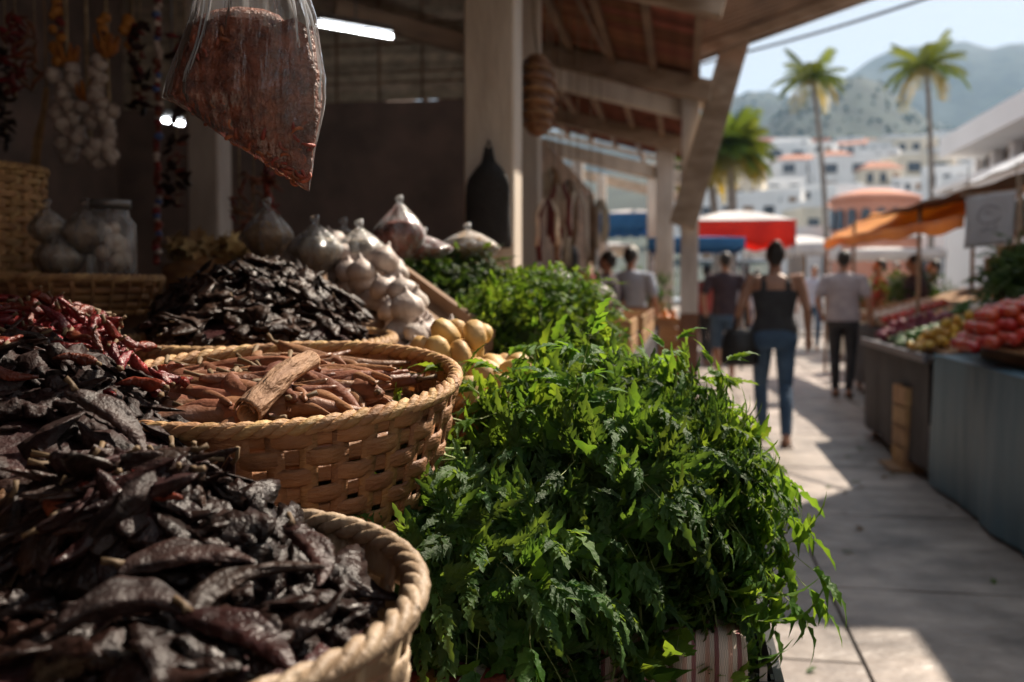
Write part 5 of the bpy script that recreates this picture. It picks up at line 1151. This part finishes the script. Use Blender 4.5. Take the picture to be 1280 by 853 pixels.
# back racks behind the right stalls
for i, (x, y, L_, lab) in enumerate(((3.45,8.2,2.6,'dark wooden rack behind the fruit table under the canopies'),(3.75,11.6,3.0,'dark wooden rack behind the far vegetable table'))):
    t = thing('storage_rack', lab, 'rack', (x, y, 0))
    for z in (.5,.95,1.4,1.85): b = MB(); b.box((0,0,z),(.42,L_,.025)); b.build('shelf_board', M_timber, t, smooth=False)
    for sx in (-.2,.2):
        for sy in (-.5,.5): b = MB(); b.box((sx*1.15,sy*L_,1.0),(.04,.04,2.0)); b.build('upright', M_timber, t, smooth=False)
    mm_ = [(M_crate,'raw wood'),(M_redt,'red'),(M_cream,'cream'),(M_bluecl,'blue grey'),(M_weaved,'brown')]; k = 0
    for li, z in enumerate((.95,1.4,1.85)):
        yy = -L_/2+.25
        while yy < L_/2-.2:
            w_ = U(.22,.4); m_, cn = mm_[(k*3+li+i)%5]; h = U(.18,.33); b = MB(); b.box((0,0,h/2),(.32,w_,h)); o = b.build('goods_box', m_, smooth=False, bevel=.01); o.location = (x, y+yy, z+.0135)
            b2 = MB(); b2.box((0,0,h+.008),(.335,w_+.015,.03)); lid = b2.build('lid', m_, o, smooth=False, bevel=.004)
            tag(o, f"{cn} lidded box on the {('lower','middle','top')[li]} shelf of the {('near','far')[i]} rack, {('near end','middle','far end')[min(2,int((yy+L_/2)/L_*3))]}", 'box', 'boxes on the back racks'); yy += w_+U(.06,.25); k += 1
# canopies -----------------------------------------------------------
def tarp(name, corners, m_, label, sag=.12, n=18, cat='canopy', skirt=None, group=None):
    A, B, C_, D = [Vector(c) for c in corners]; o0 = A.copy(); t = thing(name, label, cat, o0, group)
    def f(u, v):
        p = A.lerp(B,u).lerp(D.lerp(C_,u), v); return p-o0-Vector((0,0,sag*math.sin(PI*u)*math.sin(PI*v)+.012*math.sin(u*31+v*17)))
    b = MB(); b.grid(f, n, n); b.build('sheet', m_, t, solid=.004)
    if skirt:
        def g(u, v): p = f(u*.999,0)-Vector((0,0,.004)); return p-Vector((.01*math.sin(u*40)*v, .008, skirt*v*(1+.12*math.sin(u*23))))
        b = MB(); b.grid(g, 40, 4); b.build('valance', m_, t, solid=.003)
    return t
M_or = mat('orange tarpaulin', (0.80,0.50,0.16), (0.62,0.30,0.08), scale=1.2, rough=.6, transl=.6, tcol=(1.5,1.3,.9), bump=.4)
M_dk = mat('brown sun bleached tarpaulin', (0.22,0.13,0.08), (0.13,0.08,0.055), scale=1.5, rough=.7, transl=.25, bump=.4)
M_wh = mat('white canvas', (0.78,0.76,0.75), (0.68,0.66,0.66), scale=2, rough=.7, transl=.35)
M_rd = mat('red canvas', (0.74,0.08,0.035), (0.60,0.05,0.03), scale=2, rough=.7, transl=.55, tcol=(1.7,1.2,1))
M_bl = mat('blue tarpaulin', (0.06,0.26,0.56), (0.04,0.18,0.42), scale=2, rough=.6, transl=.4)
M_gy = mat('grey white sheet', (0.56,0.54,0.55), (0.46,0.44,0.46), scale=3, rough=.7, transl=.3)
tarp('orange_canopy', [P(1030,300,14.5),P(1206,270,8.9),P(1330,222,9.2),P(1090,268,15.5)], M_or, 'orange tarpaulin canopy glowing over the far right stalls', sag=.10, skirt=.12)
tarp('brown_canopy', [P(1068,277,13.2),P(1282,216,7.2),P(1420,200,7.6),P(1150,260,14)], M_dk, 'brown canopy sheet above the orange tarpaulin', sag=.05)
tarp('white_canopy_sheet', [P(1150,262,13.8)+Vector((0,0,.10)),P(1292,206,7.6)+Vector((0,0,.05)),P(1440,108,8.4),P(1172,249,15)], M_greyroof, 'pale sheet roof above the brown canopy at the right', sag=.02)
for (px,py,d,lab) in ((1068,277,13.2,'thin pole at the far corner of the brown canopy'),(1150,258,10.4,'thin pole in the middle under the brown canopy'),(1276,218,7.3,'thin pole at the near corner of the brown canopy'),(1034,298,14.6,'thin pole at the far corner of the orange canopy')):
    p = P(px,py,d); b = MB(); b.tube([(0,0,0),(0,0,p.z)], .022, 8); o = b.build('canopy_pole', M_timber); o.location = (p.x,p.y,0); tag(o, lab, 'pole')
# banner with a faded emblem
p0, p1 = P(1206,246,7.25), P(1270,238,7.05); t = thing('white_banner', 'white banner with a faded grey emblem hanging from the right canopy', 'banner', p0)
hgt = 66*7.15/FPX; wv = p1-p0
b = MB(); b.grid(lambda u,v: tuple(wv*u+Vector((.012*math.sin(u*9+v*3),-.012*math.sin(u*9),-hgt*v*(1-.02*u)))), 16, 12); b.build('cloth', M_gy, t, solid=.003)
b = MB(); nx = wv.normalized(); q_n = Vector((nx.y,-nx.x,0))
def bp(u, v): return wv*u+Vector((.012*math.sin(u*9+v*3),-.012*math.sin(u*9),-hgt*v*(1-.02*u)))+q_n*.006
M_ink = mat('faded grey print',(0.30,0.28,0.32),rough=.8)
b.tube([bp(.5+.20*math.cos(a), .40+.17*math.sin(a)) for a in np.linspace(.4,PI*1.85,20)], .004, 5); b.tube([bp(.36+.28*k/6,.68+.03*math.sin(k*2)) for k in range(7)], .004, 5); b.tube([bp(.44+.1*k/3,.33+.05*(k%2)) for k in range(4)], .004, 5)
b.build('emblem', M_ink, t)
b = MB(); b.tube([Vector((-.03,0,.006)), wv+Vector((.1,0,.006))], .010, 6); b.build('rod', M_timber, t)
b = MB(); b.tube([Vector((.02,0,.01)), Vector((.02,0,.22))], .004,5); b.tube([wv+Vector((0,0,.01)), wv+Vector((0,0,.2))], .004,5); b.build('cord', M_rope, t)
# red white and blue canopies down the aisle
def tent(cx_px, half_px, y_top, y_eave, y_hem, d, m_top, m_val, label, depth=2.6):
    c = P(cx_px, y_eave, d); hw = half_px*d/FPX; zt = P(cx_px,y_top,d).z-c.z; hm = c.z-P(cx_px,y_hem,d).z; t = thing('market_tent', label, 'tent', (c.x,c.y,0)); z = c.z
    V = [(-hw,0,z),(hw,0,z),(hw,depth,z),(-hw,depth,z),(-hw*.25,depth*.5,z+zt),(hw*.25,depth*.5,z+zt)]
    b = MB()
    def quad(a,b2,c2,d2): 
        a,b2,c2,d2 = map(Vector,(a,b2,c2,d2)); b.grid(lambda u,v: tuple(a.lerp(b2,u).lerp(d2.lerp(c2,u),v)-Vector((0,0,.06*math.sin(PI*u)*math.sin(PI*v)))), 10, 8)
    quad(V[0],V[1],V[5],V[4]); quad(V[1],V[2],V[5],V[5]); quad(V[2],V[3],V[4],V[5]); quad(V[3],V[0],V[4],V[4]); b.build('roof', m_top, t, solid=.004)
    b = MB(); 
    for (a,c2) in ((V[0],V[1]),(V[1],V[2]),(V[2],V[3]),(V[3],V[0])):
        a = Vector(a); c2 = Vector(c2); b.grid(lambda u,v: tuple(a.lerp(c2,u)-Vector((0,0,.005+hm*v*(1+.06*math.sin(u*30))))), 30, 3)
    b.build('valance', m_val, t, solid=.004)
    for (x,y) in ((-hw+.03,.03),(hw-.03,.03),(hw-.03,depth-.03),(-hw+.03,depth-.03)): b = MB(); b.tube([(x,y,0),(x,y,z)], .02, 6); b.build('pole', M_metal, t)
tent(925,68,257,275,306,17,M_wh,M_rd,'market tent with a white roof and red valance behind the walking woman')
tent(870,60,292,297,311,15.2,M_bl,M_bl,'low bright blue tarpaulin tent left of the red one',2.0)
tent(785,40,256,266,288,19,M_gy,M_bl,'blue and white tent seen between the far left posts')
tent(968,32,296,305,318,24,M_wh,M_wh,'small plain white tent far down the aisle')
tent(1010,40,292,304,316,27,M_wh,M_gy,'larger plain grey white tent beyond the orange canopy')
tent(745,45,300,306,316,22,M_wh,M_cream,'cream tent deep behind the row of hanging straps')
tent(1120,60,306,312,322,19,M_wh,M_wh,'white tent glimpsed under the orange canopy')
# far stall counters closing the aisle
for i,(px,d,w,m_,lab) in enumerate(((905,19,1.6,M_onionw,'pale cloth counter behind the man in denim shorts'),(780,16,1.5,M_cream,'cream counter behind the man in the pale blue shirt'),(1000,26,3,M_white,'white counter at the far end of the aisle'),(1110,17,1.6,M_cream,'cream counter under the far orange canopy'))):
    p = P(px,360,d); skirt_table('stall_counter', lab, p.x-w/2, p.x+w/2, p.y, p.y+.8, .95, m_)
# potted greens far back
for i,(px,d) in enumerate(((742,11),(765,13),(805,12),(1085,15),(1125,14),(1150,12.5))):
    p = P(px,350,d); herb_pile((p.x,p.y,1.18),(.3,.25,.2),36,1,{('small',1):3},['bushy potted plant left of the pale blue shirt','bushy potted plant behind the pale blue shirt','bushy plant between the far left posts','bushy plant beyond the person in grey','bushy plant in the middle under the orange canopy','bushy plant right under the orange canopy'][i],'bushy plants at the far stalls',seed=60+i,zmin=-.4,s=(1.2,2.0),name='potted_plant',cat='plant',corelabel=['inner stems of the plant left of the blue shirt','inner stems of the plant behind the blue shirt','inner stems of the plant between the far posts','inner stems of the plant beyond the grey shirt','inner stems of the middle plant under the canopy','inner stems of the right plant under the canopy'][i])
    crate('produce_crate', ['tall crate under the plant left of the pale blue shirt','tall crate under the plant behind the pale blue shirt','tall crate under the plant between the far posts','tall crate under the plant beyond the person in grey','tall crate under the middle plant beneath the orange canopy','tall crate under the right plant beneath the orange canopy'][i], (p.x,p.y,0),(.5,.4,1.08),M_crate,slats=6)

# leaf scraps dropped on the paving
lb = MB(); leaflet(lb, Vector((0,0,0)), Vector((1,0,0)), Vector((0,0,1)), .07, .018, .3, 5, curl=.15, fold=.3); lms = [lb.mesh('leaf_scrap', M_herb)]
lb = MB(); leaflet(lb, Vector((0,0,0)), Vector((1,0,0)), Vector((0,0,1)), .06, .02, .2, 5, curl=.25, fold=.4); lms.append(lb.mesh('leaf_scrap', M_stem))
for k in range(36):
    side = k%3; x = U(.15,.5) if side == 0 else (U(1.15,1.5) if side == 1 else U(.3,1.4)); y = U(2.9,8.5)
    tag(put('leaf_scrap', lms[k%2], None, TM((x,y,.010), Quaternion((0,0,1),U(0,6.28)), U(.6,1.2))), ('green' if k%2==0 else 'dry brown')+' leaf scrap on the paving '+('beside the left stalls','beside the right stalls','in the middle of the aisle')[side]+(', near' if y<4.5 else ', halfway' if y<6.5 else ', far'), 'leaf', 'leaf scraps on the paving')
# ------------------------------------------------------------------ people
def bake(mb_, name, m_, vox, parent, it=4, fac=.5):
    tmp = bpy.data.objects.new('tmp', mb_.mesh('tmp', m_)); col.objects.link(tmp)
    r = tmp.modifiers.new('r','REMESH'); r.mode='VOXEL'; r.voxel_size = vox; r.use_smooth_shade = True
    s = tmp.modifiers.new('s','SMOOTH'); s.factor = fac; s.iterations = it
    dg = bpy.context.evaluated_depsgraph_get(); me = bpy.data.meshes.new_from_object(tmp.evaluated_get(dg)); me.name = name
    bpy.data.objects.remove(tmp); me.materials.clear(); me.materials.append(m_)
    me.polygons.foreach_set('use_smooth', [True]*len(me.polygons))
    return put(name, me, parent)
def limb(b, pts, rad, n=14):
    b.tube(pts, rad, n); b.ball(pts[0], (rad[0] if isinstance(rad[0],float) else rad[0][0])*.98, 12, 8); b.ball(pts[-1], (rad[-1] if isinstance(rad[-1],float) else rad[-1][0])*.98, 12, 8)
def person(loc, face, H, skin, top, bottom, label, hair='short', pose='walk', female=False, tank=False, shorts=False, vox=.008, wide=1.0, shoe=M_shoe, topname='shirt', botname='trousers', lean=0, arms=None, stride=None):
    k = H/1.70; t = thing('person', label, 'person', loc, None, (0,0,face))
    S = lambda *p: Vector(p)*k
    hipw = .095 if female else .09; sw_ = .185 if female else .205
    st = stride or (.17 if pose=='walk' else .04)
    # legs: right leg pushes back, left forward
    LG = {1:[S(hipw,0,.90), S(hipw+.005,-st*.15+.02,.49), S(hipw-.01,-st*1.1,.09)], -1:[S(-hipw,0,.90), S(-hipw+.0,st*.75+.03,.49), S(-hipw+.02,st*.8,.085)]}
    AR = arms or {1:[S(sw_,0,1.40), S(sw_+.075,-.05,1.13), S(sw_+.115,.03,.88)], -1:[S(-sw_,0,1.40), S(-sw_-.085,-.04,1.14), S(-sw_-.05,.13,.98)]}
    b = MB()
    w = wide
    tor = [(0,0,.86,.15*w,.105),(0,0,.93,.165*w,.115),(0,0,1.00,.155*w,.11),(0,0,1.10,.130*w,.098),(0,0,1.20,.142*w,.104),(0,0,1.30,.162*w,.108),(0,0,1.38,.165*w,.098),(0,0,1.43,.125*w,.075),(0,0,1.46,.07,.06)]
    sc_ = lambda rs, g=0: [(x*k,y*k,z*k,(rx+g)*k,(ry+g)*k) for (x,y,z,rx,ry) in rs]
    b.loft(sc_(tor)); limb(b, [S(0,0,1.42),S(0,.005,1.50),S(0,.012,1.55)], [.058*k,.052*k,.052*k])
    # head: skull, jaw, nose, ears
    b.ball(S(0,.018,1.625), (.074*k,.094*k,.105*k), 18, 12); b.ball(S(0,.045,1.575), (.055*k,.062*k,.058*k), 14, 10)
    b.tube([S(0,.108,1.64),S(0,.128,1.60),S(0,.112,1.588)], [.008*k,.013*k,.012*k], 8)
    for s in (-1,1): b.ball(S(s*.077,.012,1.615), (.010*k,.018*k,.030*k), 8, 8); b.ball(S(s*.03,.098,1.635),(.015*k,.010*k,.010*k),8,6)
    b.tube([S(-.024,.105,1.562),S(0,.112,1.562),S(.024,.105,1.562)], [.006*k,.009*k,.006*k], 6)
    for s in (-1,1):
        h, kn, an = LG[s]; limb(b, [h, h.lerp(kn,.5)+S(0,.01,0), kn, kn.lerp(an,.35)+S(0,-.018,0), an], [.082*k,.070*k,.053*k,.054*k,.036*k])
        toe = an+S(s*.02,.17,-.062); limb(b, [an+S(0,-.03,-.04), an+S(0,.05,-.045), toe], [(.032*k,.032*k),(.036*k,.030*k),(.030*k,.016*k)])
        sh, el, wr = AR[s]; limb(b, [S(s*.10,0,1.40), sh, sh.lerp(el,.5), el, el.lerp(wr,.3), wr], [.05*k,.053*k,.044*k,.036*k,.037*k,.024*k])
        d = (wr-el).normalized(); sd = Vector((0,1,0)); sd = (sd-d*sd.dot(d)).normalized(); nn = d.cross(sd)
        limb(b, [wr, wr+d*.045*k, wr+d*.085*k], [(.024*k,.017*k),(.036*k,.016*k),(.038*k,.014*k)])
        for f,(of,ln) in enumerate(((.030,.068),(.010,.078),(-.010,.073),(-.029,.058))):
            a_ = wr+d*.085*k+sd*of*k; limb(b, [a_, a_+d*ln*.5*k-nn*.006*k*s, a_+d*ln*k*.93-nn*.022*k*s], [.0095*k,.0088*k,.0075*k], 8)
        a_ = wr+d*.03*k+sd*.03*k; limb(b, [a_, a_+(d*.6+sd*.7)*.035*k, a_+(d*.95+sd*.5)*.062*k-nn*.008*k*s], [.013*k,.011*k,.009*k], 8)
    bake(b, 'body', skin, vox, t)
    # top garment
    b = MB(); g = .011
    if tank:
        b.loft(sc_([(0,0,.93,.165*w,.117),(0,0,1.00,.158*w,.112),(0,0,1.10,.133*w,.100),(0,0,1.20,.145*w,.107),(0,0,1.30,.163*w,.111),(0,.012,1.34,.155*w,.102)], .008))
        for s in (-1,1): b.tube([S(s*.10,-.085,1.30),S(s*.098,-.085,1.38),S(s*.092,-.02,1.455),S(s*.092,.05,1.44),S(s*.085,.095,1.34)], [(.030*k,.012*k)]*5, 10)
    else:
        b.loft(sc_([(0,0,.90,.172*w,.122),(0,0,1.00,.165*w,.118),(0,0,1.10,.152*w,.112),(0,0,1.20,.152*w,.112),(0,0,1.30,.168*w,.112),(0,0,1.38,.170*w,.102),(0,0,1.44,.125*w,.078),(0,0,1.475,.072,.062)], .010))
        for s in (-1,1): sh, el, _ = AR[s]; limb(b, [S(s*.10,0,1.405), sh, sh.lerp(el,.66)], [.064*k,.068*k,.066*k])
    bake(b, topname, top, vox*1.1, t, 3)
    # bottoms
    b = MB(); b.loft(sc_([(0,0,.82,.15*w,.105),(0,0,.90,.165*w,.116),(0,0,.96,.158*w,.113),(0,0,1.0,.148*w,.107)], .012))
    for s in (-1,1):
        h, kn, an = LG[s]
        if shorts: limb(b, [h, h.lerp(kn,.5)+S(0,.01,0), h.lerp(kn,.95)], [.098*k,.092*k,.085*k])
        else: limb(b, [h, h.lerp(kn,.5)+S(0,.01,0), kn, kn.lerp(an,.35)+S(0,-.016,0), kn.lerp(an,.93)], [.094*k,.082*k,.063*k,.061*k,.048*k])
    bake(b, botname, bottom, vox*1.1, t, 3)
    # shoes
    for s in (-1,1):
        _, _, an = LG[s]; b = MB(); b.box(an+S(s*.01,.06,-.084), (.085*k,.26*k,.016*k)); limb(b, [an+S(s*.0,.05,-.06), an+S(s*.015,.10,-.062)], [.045*k,.040*k]); b.build('shoe', shoe, t)
    # hair
    b = MB()
    if hair == 'bun':
        b.ball(S(0,-.002,1.645), (.083*k,.100*k,.103*k), 18, 12); b.ball(S(0,-.075,1.715), (.045*k,.042*k,.040*k), 12, 8); b.ball(S(0,-.05,1.59), (.058*k,.045*k,.06*k), 12, 8)
    elif hair == 'long': b.ball(S(0,-.002,1.645), (.085*k,.100*k,.105*k), 18, 12); b.tube([S(0,-.06,1.65),S(0,-.085,1.5),S(0,-.09,1.38)], [(.08*k,.045*k),(.075*k,.035*k),(.05*k,.02*k)], 12)
    else: b.ball(S(0,-.006,1.652), (.081*k,.098*k,.096*k), 18, 12); b.ball(S(0,-.06,1.60), (.062*k,.035*k,.05*k), 12, 8)
    bake(b, 'hair', M_hair, vox, t, 2)
    return t, k
# woman walking away
fw = PZ(966, 553, 0)
wt, k = person(Vector((fw.x, fw.y, 0)), .0, 1.58, M_skin, M_blackt, M_jean, 'woman in a black tank top and jeans walking away with a dark shoulder bag', 'bun', 'walk', True, True, vox=.0075, topname='tank_top', botname='jeans', stride=.25, wide=1.18,
   arms={1:[Vector((.185,0,1.33)), Vector((.245,-.04,1.08)), Vector((.27,.05,.86))], -1:[Vector((-.185,0,1.33)), Vector((-.275,-.06,1.09)), Vector((-.30,.10,.90))]})
hb_ = thing('shoulder_bag', 'large dark bag hanging at the left hip of the walking woman', 'bag', Vector((fw.x-.27, fw.y-.02, 0.62)))
b = MB(); b.loft([(0,0,0,.13,.06),(0,0,.02,.15,.075),(0,0,.15,.155,.08),(0,0,.26,.13,.06),(0,0,.30,.10,.03)]); bake(b, 'bag_body', M_leather, .01, hb_)
b = MB(); b.tube([(-.06,0,.28),(.02,-.03,.5),(.12,-.02,.735),(.14,.05,.72),(.04,.06,.5),(.06,0,.28)], [(.012,.004)]*6, 6); b.build('strap', M_leather, hb_)
f2 = PZ(905, 478, 0); person(Vector((f2.x,f2.y,0)), .05, 1.68, M_skin, M_navyt, M_jean, 'person in a dark t-shirt and denim shorts walking ahead on the left', 'short', 'walk', shorts=True, vox=.010)
f3 = PZ(1052, 496, 0); person(Vector((f3.x,f3.y,0)), -.2, 1.64, M_skin, M_greyt, M_blackt, 'person in a lilac grey t-shirt and black trousers standing at the right stalls', 'short', 'stand', vox=.010, wide=1.12)
f4 = P(788, 330, 10.8); person(Vector((f4.x,f4.y,0)), -.1, 1.66, M_skin, M_bluet, M_blackt, 'man in a pale blue shirt standing by the onion table', 'short', 'stand', vox=.011, wide=1.1)
for i,(px,d,H,tp,face,lab,hr) in enumerate(((760,10.5,1.6,M_navyt,1.2,'person in dark clothes half hidden beside the pale blue shirt','short'),(930,17.5,1.64,M_greyt,.2,'person in grey far ahead between the walkers','long'),(884,16.0,1.58,M_redt,-.3,'person in faded red far ahead left of the dark t-shirt','short'),
        (1100,14.2,1.62,M_redt,1.6,'stallholder in faded red behind the far vegetables','short'),(1143,12.3,1.62,M_navyt,1.7,'stallholder in dark clothes behind the far vegetables','long'),(1018,20.0,1.66,M_bluet,3.0,'person in pale blue coming down the far aisle','short'),(946,21,1.6,M_navyt,.1,'person in dark clothes farthest down the aisle','short'),(1120,16.5,1.64,M_greyt,2.6,'person in grey deep under the orange canopy','short'),(1168,13.8,1.6,M_greyt,1.4,'stallholder in grey beside the far rack','short'),(712,9.5,1.62,M_redt,.4,'person in faded red half hidden behind the onion crates','long'))):
    p = P(px, 350, d); person(Vector((p.x,p.y,0)), face, H, M_skin, tp, M_jean if i%2 else M_blackt, lab, hr, 'stand' if i in (0,3,4) else 'walk', vox=.014)

# ------------------------------------------------------------------ air
M_air = bpy.data.materials.new('hazy air'); M_air.use_nodes = True; nt = M_air.node_tree; nt.nodes.remove(nt.nodes['Principled BSDF'])
pv = nt.nodes.new('ShaderNodeVolumePrincipled'); pv.inputs['Color'].default_value = (0.36,0.64,1.0,1); pv.inputs['Density'].default_value = HAZE; pv.inputs['Anisotropy'].default_value = 0.2
nt.links.new(pv.outputs[0], nt.nodes['Material Output'].inputs['Volume'])
if HAZE > 0:
    b = MB(); b.box((1000,1200,244), (14000,5200,500)); o = b.build('haze', M_air, smooth=False); tag(o, None, None, kind='stuff'); o['label'] = 'thin pale haze softening the far hills and town'; o['category'] = 'haze'
